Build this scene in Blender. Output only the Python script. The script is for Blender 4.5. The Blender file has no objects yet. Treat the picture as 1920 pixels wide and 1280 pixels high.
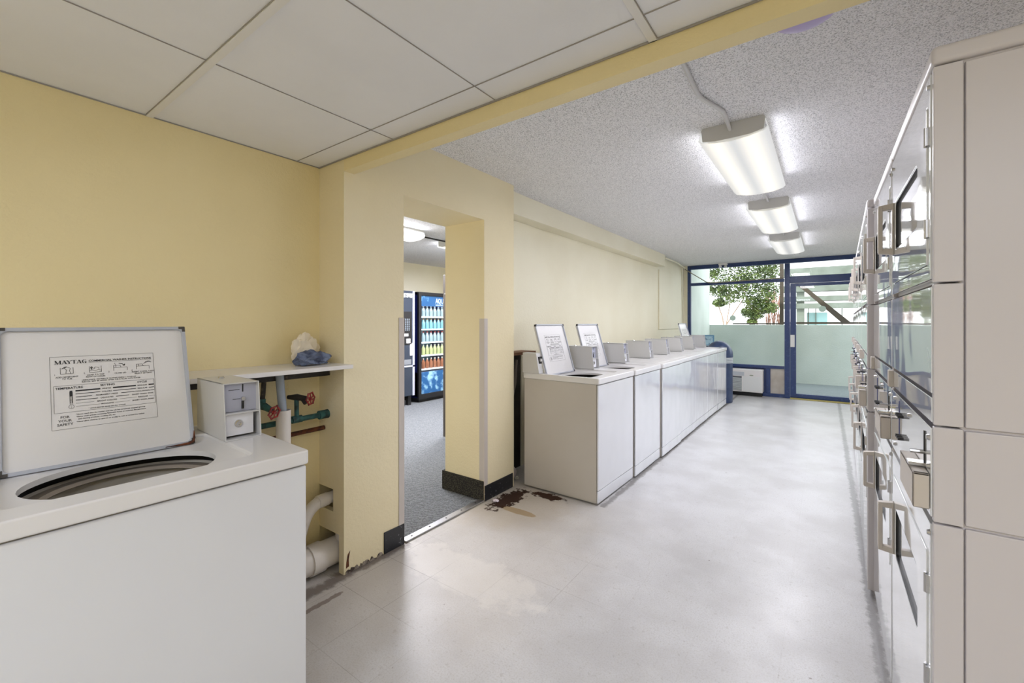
import bpy, bmesh, math, random
from mathutils import Vector, Matrix
SC = bpy.context.scene
COL = SC.collection
R = math.radians
random.seed(7)

# ---------------------------------------------------------------- camera
YAW = math.atan(588 / 811)
cam = bpy.data.cameras.new('camera'); CAM = bpy.data.objects.new('camera', cam); COL.objects.link(CAM)
cam.sensor_width = 36; cam.lens = 811 / 1920 * 36; cam.shift_y = -36 / 1920; cam.clip_start = 0.02; cam.clip_end = 200
CAM.location = (0, 0, 1.33); CAM.rotation_euler = (math.pi / 2, 0, YAW)
SC.camera = CAM
# ---------------------------------------------------------------- colour management
SC.view_settings.view_transform = 'Standard'; SC.view_settings.look = 'None'
SC.view_settings.gamma = 1; SC.view_settings.use_curve_mapping = False
SC.view_settings.exposure = 0.0
SC.cycles.max_bounces = 10; SC.cycles.diffuse_bounces = 6; SC.cycles.glossy_bounces = 4; SC.cycles.transparent_max_bounces = 12
SC.cycles.sample_clamp_indirect = 6
# ---------------------------------------------------------------- sky and sun
W = bpy.data.worlds.new('sky'); SC.world = W; W.use_nodes = True
bg = W.node_tree.nodes['Background']
bg.inputs[0].default_value = (0.93, 0.97, 1.0, 1); bg.inputs[1].default_value = 3.5
sun = bpy.data.lights.new('sun', 'SUN'); sun.energy = 5.0; sun.angle = R(2); sun.color = (1, .96, .88)
so = bpy.data.objects.new('sun', sun); COL.objects.link(so); so.rotation_euler = (R(40), 0, R(-12))
# ---------------------------------------------------------------- lamps: light output of the ceiling fixtures and the added fill
LAMP_W = 27.0        # watts of each wraparound fixture in the laundry
LAMP_FILL = 30.0     # each fill panel added in the lowered ceiling behind the camera
def area(name, loc, sx, sy, e, col=(.94, .93, 1.0), rot=(0, 0, 0)):
    l = bpy.data.lights.new(name, 'AREA'); l.shape = 'RECTANGLE'; l.size = sx; l.size_y = sy; l.energy = e; l.color = col
    o = bpy.data.objects.new(name, l); COL.objects.link(o); o.location = loc; o.rotation_euler = rot
    return o

# ---------------------------------------------------------------- helpers
def lin(c):
    return tuple((x / 255 / 12.92 if x / 255 <= .04045 else ((x / 255 + .055) / 1.055) ** 2.4) for x in c) + (1,)
def mat(name, rgb, rough=.5, metal=0, bump=None, vary=None, coat=0, emit=None, spec=None, trans=0, alpha=None):
    m = bpy.data.materials.new(name); m.use_nodes = True; nt = m.node_tree; p = nt.nodes['Principled BSDF']
    p.inputs['Base Color'].default_value = lin(rgb); p.inputs['Roughness'].default_value = rough; p.inputs['Metallic'].default_value = metal
    if coat: p.inputs['Coat Weight'].default_value = coat; p.inputs['Coat Roughness'].default_value = .04
    if spec is not None: p.inputs['Specular IOR Level'].default_value = spec
    if trans: p.inputs['Transmission Weight'].default_value = trans
    if alpha is not None: p.inputs['Alpha'].default_value = alpha
    if emit: p.inputs['Emission Color'].default_value = lin(emit[0]); p.inputs['Emission Strength'].default_value = emit[1]
    tc = None
    if bump or vary: tc = nt.nodes.new('ShaderNodeTexCoord')
    if bump:
        sc, st, di = bump
        n = nt.nodes.new('ShaderNodeTexNoise'); n.inputs['Scale'].default_value = sc; n.inputs['Detail'].default_value = 2
        nt.links.new(tc.outputs['Object'], n.inputs['Vector'])
        b = nt.nodes.new('ShaderNodeBump'); b.inputs['Strength'].default_value = st; b.inputs['Distance'].default_value = di
        nt.links.new(n.outputs['Fac'], b.inputs['Height']); nt.links.new(b.outputs['Normal'], p.inputs['Normal'])
        if coat: nt.links.new(b.outputs['Normal'], p.inputs['Coat Normal'])
    if vary:
        sc, rgb2, lo, hi = vary
        n = nt.nodes.new('ShaderNodeTexNoise'); n.inputs['Scale'].default_value = sc; n.inputs['Detail'].default_value = 5
        nt.links.new(tc.outputs['Object'], n.inputs['Vector'])
        r = nt.nodes.new('ShaderNodeValToRGB'); r.color_ramp.elements[0].position = lo; r.color_ramp.elements[1].position = hi
        r.color_ramp.elements[0].color = lin(rgb2); r.color_ramp.elements[1].color = lin(rgb)
        nt.links.new(n.outputs['Fac'], r.inputs['Fac']); nt.links.new(r.outputs['Color'], p.inputs['Base Color'])
    return m
class N:
    """tiny node-graph writer"""
    def __init__(s, m): s.nt = m.node_tree; s.p = s.nt.nodes['Principled BSDF']
    def new(s, t, **kw):
        n = s.nt.nodes.new(t)
        for k, v in kw.items(): setattr(n, k, v)
        return n
    def link(s, a, b): s.nt.links.new(a, b)
    def math(s, op, a, b=None, c=None):
        n = s.new('ShaderNodeMath', operation=op)
        for i, v in enumerate((a, b, c)):
            if v is None: continue
            if isinstance(v, (int, float)): n.inputs[i].default_value = v
            else: s.link(v, n.inputs[i])
        return n.outputs[0]
    def mix(s, f, a, b):
        n = s.new('ShaderNodeMix', data_type='RGBA')
        for k, v in ((0, f), (6, a), (7, b)):
            if isinstance(v, (tuple, float, int)): n.inputs[k].default_value = v
            else: s.link(v, n.inputs[k])
        return n.outputs[2]
    def noise(s, vec, sc, det=4, rough=.5):
        n = s.new('ShaderNodeTexNoise'); n.inputs['Scale'].default_value = sc; n.inputs['Detail'].default_value = det; n.inputs['Roughness'].default_value = rough
        s.link(vec, n.inputs['Vector']); return n.outputs['Fac']
    def ramp(s, f, lo, hi):
        n = s.new('ShaderNodeMapRange', interpolation_type='SMOOTHSTEP'); n.inputs[1].default_value = lo; n.inputs[2].default_value = hi
        s.link(f, n.inputs[0]); return n.outputs[0]
    def bump(s, h, st, di):
        b = s.new('ShaderNodeBump'); b.inputs['Strength'].default_value = st; b.inputs['Distance'].default_value = di
        s.link(h, b.inputs['Height']); s.link(b.outputs[0], s.p.inputs['Normal'])

class MB:
    def __init__(s): s.bm = bmesh.new()
    def box(s, x0, x1, y0, y1, z0, z1, M=None):
        v = [s.bm.verts.new(p) for p in ((x0, y0, z0), (x1, y0, z0), (x1, y1, z0), (x0, y1, z0), (x0, y0, z1), (x1, y0, z1), (x1, y1, z1), (x0, y1, z1))]
        for f in ((0, 3, 2, 1), (4, 5, 6, 7), (0, 1, 5, 4), (1, 2, 6, 5), (2, 3, 7, 6), (3, 0, 4, 7)): s.bm.faces.new([v[i] for i in f])
        if M: bmesh.ops.transform(s.bm, matrix=M, verts=v)
        return s
    def prism(s, pts, a0, a1, axis='y'):
        """pts 2-D polygon, extruded along axis"""
        def P(p, a): return {'x': (a, p[0], p[1]), 'y': (p[0], a, p[1]), 'z': (p[0], p[1], a)}[axis]
        A = [s.bm.verts.new(P(p, a0)) for p in pts]; B = [s.bm.verts.new(P(p, a1)) for p in pts]
        s.bm.faces.new(A[::-1]); s.bm.faces.new(B); n = len(pts)
        for i in range(n): s.bm.faces.new([A[i], A[(i + 1) % n], B[(i + 1) % n], B[i]])
        return s
    def tube(s, pts, r, seg=12, caps=True):
        pts = [Vector(p) for p in pts]; rings = []
        n = len(pts); rr = r if isinstance(r, (list, tuple)) else [r] * n
        up = None
        for i, p in enumerate(pts):
            t = (pts[min(i + 1, n - 1)] - pts[max(i - 1, 0)]).normalized()
            if up is None: up = Vector((0, 0, 1)) if abs(t.z) < .9 else Vector((1, 0, 0))
            a = t.cross(up).normalized(); b = a.cross(t).normalized(); up = b
            rings.append([s.bm.verts.new(p + (a * math.cos(2 * math.pi * k / seg) + b * math.sin(2 * math.pi * k / seg)) * rr[i]) for k in range(seg)])
        for i in range(n - 1):
            for k in range(seg): s.bm.faces.new([rings[i][k], rings[i][(k + 1) % seg], rings[i + 1][(k + 1) % seg], rings[i + 1][k]])
        if caps: s.bm.faces.new(rings[0][::-1]); s.bm.faces.new(rings[-1])
        return s
    def lathe(s, prof, c=(0, 0, 0), seg=32, sx=1, sy=1, caps=False):
        rings = [[s.bm.verts.new((c[0] + r * sx * math.cos(2 * math.pi * k / seg), c[1] + r * sy * math.sin(2 * math.pi * k / seg), c[2] + z)) for k in range(seg)] for r, z in prof]
        for i in range(len(rings) - 1):
            for k in range(seg): s.bm.faces.new([rings[i][k], rings[i][(k + 1) % seg], rings[i + 1][(k + 1) % seg], rings[i + 1][k]])
        if caps: s.bm.faces.new(rings[0][::-1]); s.bm.faces.new(rings[-1])
        return s
    def plate(s, outer, inner, z0, z1):
        """slab with a hole: outer and inner rings of the same count (x,y)"""
        n = len(outer)
        r = [[s.bm.verts.new((x, y, z)) for x, y in ring] for ring, z in ((outer, z0), (outer, z1), (inner, z1), (inner, z0))]
        for j in range(4):
            A, B = r[j], r[(j + 1) % 4]
            for i in range(n): s.bm.faces.new([A[i], A[(i + 1) % n], B[(i + 1) % n], B[i]])
        return s
    def xf(s, M): bmesh.ops.transform(s.bm, matrix=M, verts=s.bm.verts); return s
    def add(s, o): 
        me = bpy.data.meshes.new('t'); o.bm.to_mesh(me); s.bm.from_mesh(me); bpy.data.meshes.remove(me); return s
    def build(s, name, m, parent=None, bev=0, smooth=False, seg=2, loc=None):
        bmesh.ops.recalc_face_normals(s.bm, faces=s.bm.faces)
        me = bpy.data.meshes.new(name); s.bm.to_mesh(me); s.bm.free()
        o = bpy.data.objects.new(name, me); COL.objects.link(o); me.materials.append(m)
        if smooth or bev:
            me.polygons.foreach_set('use_smooth', [True] * len(me.polygons))
        if smooth and not bev: me.set_sharp_from_angle(angle=R(38))
        if bev:
            b = o.modifiers.new('bevel', 'BEVEL'); b.width = bev; b.segments = seg; b.limit_method = 'ANGLE'; b.angle_limit = R(35)
            w = o.modifiers.new('normals', 'WEIGHTED_NORMAL'); w.keep_sharp = False
        if parent: o.parent = parent
        if loc: o.location = loc
        return o
def rr(x0, x1, y0, y1, r, seg=5):
    out = []
    for cx, cy, a0 in ((x1 - r, y1 - r, 0), (x0 + r, y1 - r, 90), (x0 + r, y0 + r, 180), (x1 - r, y0 + r, 270)):
        for k in range(seg + 1):
            a = R(a0 + 90 * k / seg); out.append((cx + r * math.cos(a), cy + r * math.sin(a)))
    return out
def dens(ring, m=5):
    out = []
    for (a, b), (c, d) in zip(ring, ring[1:] + ring[:1]):
        L = math.hypot(c - a, d - b); k = m if L > .08 else 1
        out += [(a + (c - a) * i / k, b + (d - b) * i / k) for i in range(k)]
    return out
def ell(cx, cy, rx, ry, like):
    """ellipse ring with one point per point of LIKE, by direction"""
    out = []
    for x, y in like:
        a = math.atan2((y - cy) / ry, (x - cx) / rx); out.append((cx + rx * math.cos(a), cy + ry * math.sin(a)))
    return out
def thing(name, label, cat, loc=(0, 0, 0), rz=0, group=None):
    o = bpy.data.objects.new(name, None); COL.objects.link(o); o.location = loc; o.rotation_euler = (0, 0, rz); o.empty_display_size = .1
    o['label'] = label; o['category'] = cat
    if group: o['group'] = group
    return o
def tag(o, label, cat, group=None, kind=None):
    o['label'] = label; o['category'] = cat
    if group: o['group'] = group
    if kind: o['kind'] = kind
    return o
def struct(o): o['kind'] = 'structure'; return o
def dup(root, loc, rz, label, group=None, skip=()):
    def cp(o, parent):
        c = o.copy(); COL.objects.link(c); c.parent = parent
        for ch in list(o.children):
            if ch.name.split('.')[0] not in skip: cp(ch, c)
        return c
    r = cp(root, None); r.location = loc; r.rotation_euler = (0, 0, rz); r['label'] = label
    if group: r['group'] = group
    return r
def text_into(mb, s, size, x, z, align='LEFT', bold=0, sx=1.0):
    """flat lettering in the local x-z plane at y=0 (facing -y), added to MB"""
    c = bpy.data.curves.new('t', 'FONT'); c.body = s; c.size = size; c.align_x = align; c.offset = bold; c.resolution_u = 2
    o = bpy.data.objects.new('t', c); COL.objects.link(o)
    bpy.context.view_layer.update()
    me = bpy.data.meshes.new_from_object(o)
    M = Matrix.Translation((x, 0, z)) @ Matrix.Rotation(R(90), 4, 'X') @ Matrix.Diagonal((sx, 1, 1, 1))
    me.transform(M); mb.bm.from_mesh(me)
    bpy.data.objects.remove(o); bpy.data.curves.remove(c); bpy.data.meshes.remove(me)

# ---------------------------------------------------------------- materials
def wallmat(name, rgb, rgb2):
    m = mat(name, rgb, .55); n = N(m); tc = n.new('ShaderNodeTexCoord').outputs['Object']
    f = n.noise(tc, 1.3, 5); c = n.mix(n.ramp(f, .35, .65), lin(rgb), lin(rgb2)); n.link(c, n.p.inputs['Base Color'])
    h = n.math('ADD', n.noise(tc, 55, 3), n.math('MULTIPLY', n.noise(tc, 130, 2), .5)); n.bump(h, .32, .006)
    n.p.inputs['Specular IOR Level'].default_value = .35
    return m
M_YEL = wallmat('yellow_stucco', (236, 222, 177), (231, 216, 169))
M_YEL_COOL = wallmat('cool_lit_yellow_stucco', (234, 223, 190), (229, 217, 182))  # same yellow paint, paled to put cooler light into its colour
M_CREAM = wallmat('cream_stucco', (235, 230, 208), (230, 224, 200))
M_POP = mat('popcorn_ceiling', (226, 227, 229), .95, spec=.1); n = N(M_POP); tc = n.new('ShaderNodeTexCoord').outputs['Object']
v = n.new('ShaderNodeTexVoronoi'); v.inputs['Scale'].default_value = 150; n.link(tc, v.inputs['Vector'])
f = n.math('ADD', n.math('MULTIPLY', v.outputs['Distance'], -1.0), n.noise(tc, 90, 3))
n.bump(f, .6, .008); n.link(n.mix(n.ramp(n.noise(tc, 190, 2), .46, .7), lin((246, 246, 248)), lin((178, 179, 182))), n.p.inputs['Base Color'])  # darker speckles paint the shade of the small pits
M_TILE = mat('ceiling_tile', (234, 235, 238), .8, bump=(160, .12, .002), vary=(3, (228, 229, 232), .3, .7))
M_BAR = mat('ceiling_grid', (226, 225, 222), .5)
M_GAP = mat('dark_gap', (158, 154, 150), .9)

# floor: worn vinyl tiles with wax patches, dirt and rust stains of their own shape
M_FLOOR = mat('vinyl_tile_floor', (205, 202, 197), .3); n = N(M_FLOOR)
geo = n.new('ShaderNodeNewGeometry').outputs['Position']; sep = n.new('ShaderNodeSeparateXYZ'); n.link(geo, sep.inputs[0]); X, Y = sep.outputs[0], sep.outputs[1]
def gridline(coord, off, w, tile=.305):
    a = n.math('FRACT', n.math('DIVIDE', n.math('SUBTRACT', coord, off), tile))
    d = n.math('ABSOLUTE', n.math('SUBTRACT', a, .5)); return n.math('GREATER_THAN', d, .5 - w)
line = n.math('MAXIMUM', gridline(X, .161 - 3.05, .0035), gridline(Y, .051 - 3.05, .0035))
wear = n.ramp(n.noise(geo, 1.1, 3), .42, .6)
line = n.math('MULTIPLY', line, n.math('MULTIPLY', wear, n.math('SUBTRACT', 1.0, n.math('MAXIMUM', n.ramp(Y, 1.6, 2.6), n.ramp(X, -1.3, -.5)))))
lineall = n.math('MULTIPLY', n.math('MAXIMUM', gridline(X, .161 - 3.05, .006), gridline(Y, .051 - 3.05, .006)), .07)
line = n.math('MAXIMUM', line, lineall)
base = n.mix(n.ramp(n.noise(geo, 2.2, 6, .6), .35, .65), lin((199, 199, 201)), lin((184, 183, 184)))
fleck = n.ramp(n.noise(geo, 150, 5, .8), .45, .68); base = n.mix(n.math('MULTIPLY', fleck, .7), base, lin((166, 162, 158)))
fine = n.ramp(n.noise(geo, 45, 3), .62, .70); base = n.mix(n.math('MULTIPLY', fine, .25), base, lin((138, 132, 126)))
def ellipse(cx, cy, rx, ry):
    a = n.math('DIVIDE', n.math('SUBTRACT', X, cx), rx); b = n.math('DIVIDE', n.math('SUBTRACT', Y, cy), ry)
    return n.math('SQRT', n.math('ADD', n.math('MULTIPLY', a, a), n.math('MULTIPLY', b, b)))
def stain(cx, cy, rx, ry, sc, lo, hi, amp=1.2):
    e = n.math('ADD', ellipse(cx, cy, rx, ry), n.math('MULTIPLY', n.math('SUBTRACT', n.noise(geo, sc, 5, .65), .5), amp))
    return n.math('SUBTRACT', 1.0, n.ramp(e, lo, hi))
wax = stain(-1.58, 1.72, .60, .20, 6, .62, .88, 1.7); base = n.mix(n.math('MULTIPLY', wax, .32), base, lin((232, 229, 224)))
warm = stain(-1.85, 2.0, .9, 1.3, 1.5, .5, 1.3); base = n.mix(n.math('MULTIPLY', warm, .25), base, lin((190, 176, 156)))
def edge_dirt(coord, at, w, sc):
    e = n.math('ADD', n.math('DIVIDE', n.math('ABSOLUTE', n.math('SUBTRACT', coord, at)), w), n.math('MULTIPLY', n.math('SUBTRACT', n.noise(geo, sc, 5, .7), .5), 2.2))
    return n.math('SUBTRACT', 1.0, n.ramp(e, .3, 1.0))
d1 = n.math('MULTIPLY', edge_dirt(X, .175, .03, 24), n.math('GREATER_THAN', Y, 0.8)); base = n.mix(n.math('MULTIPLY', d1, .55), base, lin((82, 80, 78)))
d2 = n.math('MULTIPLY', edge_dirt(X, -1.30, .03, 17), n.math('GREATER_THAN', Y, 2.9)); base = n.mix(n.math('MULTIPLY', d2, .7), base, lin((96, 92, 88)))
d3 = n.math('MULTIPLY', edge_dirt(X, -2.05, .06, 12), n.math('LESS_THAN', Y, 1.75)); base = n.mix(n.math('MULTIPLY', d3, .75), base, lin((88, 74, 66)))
base = n.mix(n.math('MULTIPLY', stain(-1.93, 1.13, .022, .16, 26, .6, .8), .6), base, lin((86, 58, 46)))
base = n.mix(n.math('MULTIPLY', stain(-1.88, 2.60, .45, .45, 5, .6, 1.2, 1.0), .35), base, lin((168, 150, 118)))
base = n.mix(n.math('MULTIPLY', stain(-1.76, 2.49, .20, .05, 7, .7, .78, .6), .8), base, lin((158, 134, 98)))
base = n.mix(n.math('MULTIPLY', stain(-1.93, 2.62, .12, .30, 19, .6, .8, 2.0), .95), base, lin((44, 20, 10)))
base = n.mix(n.math('MULTIPLY', stain(-1.72, 2.84, .20, .08, 19, .55, .8, 1.7), .95), base, lin((52, 26, 14)))
stm = n.math('MAXIMUM', stain(-1.93, 2.62, .12, .30, 19, .6, .8, 2.0), stain(-1.72, 2.84, .20, .08, 19, .55, .8, 1.7))
specks = n.ramp(n.noise(geo, 16, 2), .76, .79); base = n.mix(n.math('MULTIPLY', specks, .7), base, lin((95, 84, 76)))
base = n.mix(n.math('MULTIPLY', line, .75), base, lin((112, 104, 98)))
n.link(base, n.p.inputs['Base Color'])
rg = n.math('ADD', .22, n.math('MULTIPLY', n.noise(geo, 3.5, 5), .28)); rg = n.math('ADD', rg, n.math('MULTIPLY', stm, .5)); n.link(rg, n.p.inputs['Roughness']); n.link(n.math('SUBTRACT', .5, n.math('MULTIPLY', stm, .45)), n.p.inputs['Specular IOR Level'])
n.bump(n.math('SUBTRACT', n.math('MULTIPLY', n.noise(geo, 40, 4), .5), line), .10, .003)

M_CARPET = mat('grey_carpet', (110, 114, 118), .95); n = N(M_CARPET); tc = n.new('ShaderNodeNewGeometry').outputs['Position']
mp = n.new('ShaderNodeMapping'); mp.inputs['Rotation'].default_value = (0, 0, R(45)); mp.inputs['Scale'].default_value = (1, 1, 1); n.link(tc, mp.inputs[0])
w1 = n.new('ShaderNodeTexWave'); w1.inputs['Scale'].default_value = 19; w1.inputs['Distortion'].default_value = 3; w1.inputs['Detail Scale'].default_value = 6; n.link(mp.outputs[0], w1.inputs['Vector'])
f = n.math('ADD', n.math('MULTIPLY', w1.outputs['Fac'], .6), n.math('MULTIPLY', n.noise(tc, 120, 3), .5))
n.link(n.mix(n.ramp(f, .3, .8), lin((62, 64, 66)), lin((128, 132, 135))), n.p.inputs['Base Color']); n.bump(f, .5, .006)
M_CARPET_DK = mat('dark_carpet_base', (64, 62, 56), .95); n = N(M_CARPET_DK); tc = n.new('ShaderNodeNewGeometry').outputs['Position']
b = n.new('ShaderNodeTexVoronoi'); b.inputs['Scale'].default_value = 130; n.link(tc, b.inputs['Vector'])
n.link(n.mix(n.ramp(b.outputs['Distance'], .2, .6), lin((76, 73, 62)), lin((34, 32, 30))), n.p.inputs['Base Color'])
M_BLKBASE = mat('black_cove_base', (26, 28, 34), .35, vary=(60, (120, 122, 128), .28, .36))
M_GUARD = mat('beige_corner_guard', (196, 188, 182), .4)
M_ALU = mat('aluminium', (190, 190, 192), .35, 1)
M_PLASTER = mat('crumbled_plaster', (150, 140, 128), .9, bump=(40, .8, .01), vary=(30, (70, 60, 54), .4, .55))
M_WHITE = mat('white_enamel', (218, 219, 226), .22, coat=.35, bump=(2.2, .06, .03))
M_WASHF = mat('washer_front_enamel', (220, 222, 227), .11, coat=.8, bump=(1.9, .38, .03))
M_SIDE = mat('painted_side_steel', (196, 191, 184), .4, vary=(2, (190, 184, 176), .3, .7))
M_TOPW = mat('washer_top_enamel', (222, 221, 222), .28, coat=.3)
M_CON = mat('meter_case_grey', (200, 200, 200), .35)
M_CONP = mat('meter_panel', (172, 175, 192), .35)
M_DARK = mat('dark_shadow_metal', (28, 26, 26), .7)
M_TUB = mat('tub_enamel', (196, 190, 178), .35)
M_TUBR = mat('basket_ring', (150, 140, 128), .4)
M_RUST = mat('rust', (112, 62, 34), .85, bump=(60, .5, .004), vary=(40, (60, 34, 24), .4, .6))
M_CHROME = mat('chrome', (200, 200, 200), .18, 1)
M_BLACK = mat('black_plastic', (24, 24, 27), .45)
M_INK = mat('black_ink', (32, 32, 38), .6)
M_DRY = mat('dryer_front_enamel', (226, 229, 233), .07, coat=1.0, bump=(2.3, .22, .02))
M_DRYS = mat('dryer_side_paint', (202, 198, 202), .38)
M_DRYH = mat('dryer_handle_plastic', (196, 188, 180), .45)
M_DGLASS = mat('dryer_window_glass', (176, 182, 190), .06, coat=1.0)  # pale base colour stands in for the grazing reflection on the glass
M_BLUE = mat('navy_painted_frame', (42, 62, 110), .35, vary=(25, (62, 82, 128), .3, .42))
M_TEAL = mat('green_corroded_copper', (52, 98, 96), .7, bump=(60, .5, .004), vary=(28, (34, 52, 50), .38, .6))
M_IRON = mat('black_iron', (44, 40, 36), .7, bump=(70, .4, .003), vary=(45, (90, 80, 66), .25, .4))
M_RED = mat('red_valve_paint', (150, 40, 40), .4, vary=(60, (90, 30, 28), .35, .55))
M_PVC = mat('white_pvc', (222, 217, 212), .4, vary=(12, (184, 174, 166), .25, .42))
M_HOSE = mat('grey_drain_hose', (150, 160, 172), .25)
M_LAM = mat('white_laminate', (226, 224, 224), .3)
M_CAN = mat('blue_bin_paint', (44, 60, 94), .35, vary=(14, (54, 72, 108), .3, .6))
M_OUTW = mat('pale_green_stucco', (210, 219, 212), .85, bump=(45, .3, .01), vary=(1.6, (194, 204, 196), .3, .7))
M_OUTF = mat('patio_floor', (140, 150, 152), .9, vary=(80, (110, 120, 122), .4, .6))
M_CONC = mat('grey_concrete', (110, 118, 110), .85, vary=(3, (90, 98, 88), .3, .7))
M_STEELB = mat('brown_steel', (78, 70, 60), .7)
M_BARK = mat('bark', (148, 124, 104), .85, bump=(50, .5, .01))
M_WOOD = mat('brown_wood_edge', (120, 80, 54), .6)
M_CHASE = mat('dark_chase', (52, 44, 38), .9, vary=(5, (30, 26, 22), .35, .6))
M_GLASS = bpy.data.materials.new('clear_glass'); M_GLASS.use_nodes = True; nt = M_GLASS.node_tree
for q in list(nt.nodes):
    if q.type != 'OUTPUT_MATERIAL': nt.nodes.remove(q)
out = [q for q in nt.nodes if q.type == 'OUTPUT_MATERIAL'][0]
tr = nt.nodes.new('ShaderNodeBsdfTransparent'); tr.inputs[0].default_value = (.97, .98, .98, 1); gl = nt.nodes.new('ShaderNodeBsdfGlossy'); gl.inputs['Roughness'].default_value = .01
fr = nt.nodes.new('ShaderNodeFresnel'); fr.inputs[0].default_value = 1.45; mx = nt.nodes.new('ShaderNodeMixShader')
ge = nt.nodes.new('ShaderNodeNewGeometry'); iv = nt.nodes.new('ShaderNodeMath'); iv.operation = 'SUBTRACT'; iv.inputs[0].default_value = 1; nt.links.new(ge.outputs['Backfacing'], iv.inputs[1])
mu = nt.nodes.new('ShaderNodeMath'); mu.operation = 'MULTIPLY'; nt.links.new(iv.outputs[0], mu.inputs[0]); nt.links.new(fr.outputs[0], mu.inputs[1]); nt.links.new(mu.outputs[0], mx.inputs[0]); nt.links.new(tr.outputs[0], mx.inputs[1]); nt.links.new(gl.outputs[0], mx.inputs[2]); nt.links.new(mx.outputs[0], out.inputs[0])
def lensmat(name, s, warm):
    m = mat(name, (250, 248, 244), .4); n = N(m); tc = n.new('ShaderNodeTexCoord').outputs['Object']; se = n.new('ShaderNodeSeparateXYZ'); n.link(tc, se.inputs[0])
    a = n.math('ABSOLUTE', se.outputs[0]); t = n.math('SUBTRACT', 1.0, n.ramp(n.math('ABSOLUTE', n.math('SUBTRACT', a, .085)), 0.0, .09))   # two tubes shine through the lens
    n.link(n.mix(t, (.86, .87, .87, 1), (1.0, .93, .80, 1) if warm else (1, .97, .92, 1)), n.p.inputs['Emission Color'])
    n.link(n.math('ADD', s * .72, n.math('MULTIPLY', t, s * .45)), n.p.inputs['Emission Strength'])
    n.p.inputs['Base Color'].default_value = (.3, .3, .3, 1)
    return m
M_LENS = lensmat('lamp_lens', .84, True); M_LENS_DIM = lensmat('lamp_lens_dim', .70, False)
M_LENS_HOT = lensmat('lamp_lens_bright', 1.6, False)
M_HOUS = mat('lamp_housing', (205, 205, 203), .5)
M_COND = mat('painted_conduit', (205, 205, 205), .5)

# ================================================================ setting
H, HD = 2.44, 2.187
XW = -2.285          # left wall plane
XP = -2.05           # pillar / doorway wall face
YP = 1.322           # start of the pillar, front of the beam
YB = 1.385           # back of the beam
YE = 2.852           # end of the doorway wall
YW = 9.0             # window wall
struct(MB().box(-2.30, 1.6, -2.6, YW + .02, -.1, 0).build('floor', M_FLOOR))
struct(MB().box(-6.4, XP - .40, 0.9, 7.2, -.1, .004).box(XP - .40, XP - .0201, 1.72, 2.476, -.1, .004).build('floor', M_CARPET))
struct(MB().box(XW - .3, 1.6, YB, YW + .06, H, H + .1).build('ceiling', M_POP))
struct(MB().box(-6.5, XP - .38, 0.8, 7.2, H, H + .1).build('ceiling', M_POP))
# lowered tile ceiling of the alcove with its T-bars
struct(MB().box(XW - .02, 1.6, -2.6, YP + .002, HD + .004, HD + .03).build('ceiling', M_TILE))
g = MB(); s_ = MB()
for k in range(1, 7):
    x = -2.255 + .61 * k
    if k in (3, 5):
        g.box(x - .012, x + .012, -2.6, YP - .002, HD - .003, HD + .006)
        for sgn in (-1, 1): s_.box(x + sgn * .0130 - .0009, x + sgn * .0130 + .0009, -2.6, YP - .002, HD + .0005, HD + .0035)
    else: s_.box(x - .0010, x + .0010, -2.6, YP - .002, HD + .0005, HD + .0035)
for k in range(6):
    y = 1.195 - .61 * k
    if k % 2:
        g.box(XW, 1.6, y - .024, y, HD - .002, HD + .006)
        s_.box(XW, 1.6, y - .0262, y - .0240, HD + .0002, HD + .0035)
    else: s_.box(XW, 1.6, y - .0010, y + .0010, HD + .0005, HD + .0035)
g.build('trim_2', M_BAR)['kind'] = 'structure'
s_.box(XW, 1.6, YP - .006, YP - .002, HD - .003, HD + .003).box(XW + .001, XW + .004, -2.6, YP, HD - .001, HD + .003)
s_.build('trim_3', M_GAP)['kind'] = 'structure'
# walls of the alcove
struct(MB().box(XW - .15, XW, -2.6, YP + .001, -.05, HD + .03).box(XW - .15, XW - .022, YP + .001, 1.449, -.05, H).build('wall_left', M_YEL))
struct(MB().box(XW - .15, 1.6, -2.75, -2.6, -.05, H).build('wall_rear', M_YEL))
struct(MB().box(1.5, 1.65, -2.6, 1.9, -.05, H).build('wall_right', M_YEL))
struct(MB().box(.95, 1.49, 1.9, YW + .1, -.05, H).build('wall_right_far', M_CREAM))
# doorway wall: pillar left with two pipe holes, lintel, pillar right
p = MB()
s0, s1 = YP, YP + .03
p.box(XP - .40, XP, s1, 1.72, 0, 2.09) if False else None
p.box(XW - .02, XP, s0, s1, .43, HD + .3).box(XW + .135, XP, s0, s1, .31, .43).box(XW - .02, XP, s0, s1, .20, .31).box(XW + .19, XP, s0, s1, 0, .20)
p.box(XP - .03, XP, s1, 1.72, 0, H).box(XP - .40, XP - .03, 1.45, 1.72, 0, H).box(XW - .02, XP - .03, s1, 1.45, .44, H)
p.box(XP - .40, XP, 1.72, 2.476, 2.09, H)
p.box(XP - .40, XP, 2.476, YE, 0, H)
struct(p.build('wall_doorway', M_YEL_COOL))
struct(MB().box(XW - .02, XP - .031, 1.440, 1.449, 0, .439).build('cavity_shade_sheet', M_DARK))  # black sheet painting the shade inside the pipe holes
# beam across the opening
struct(MB().box(XP + .0005, 1.6, YP, YB, 2.125, H + .02).build('trim_1', M_YEL))
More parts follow.
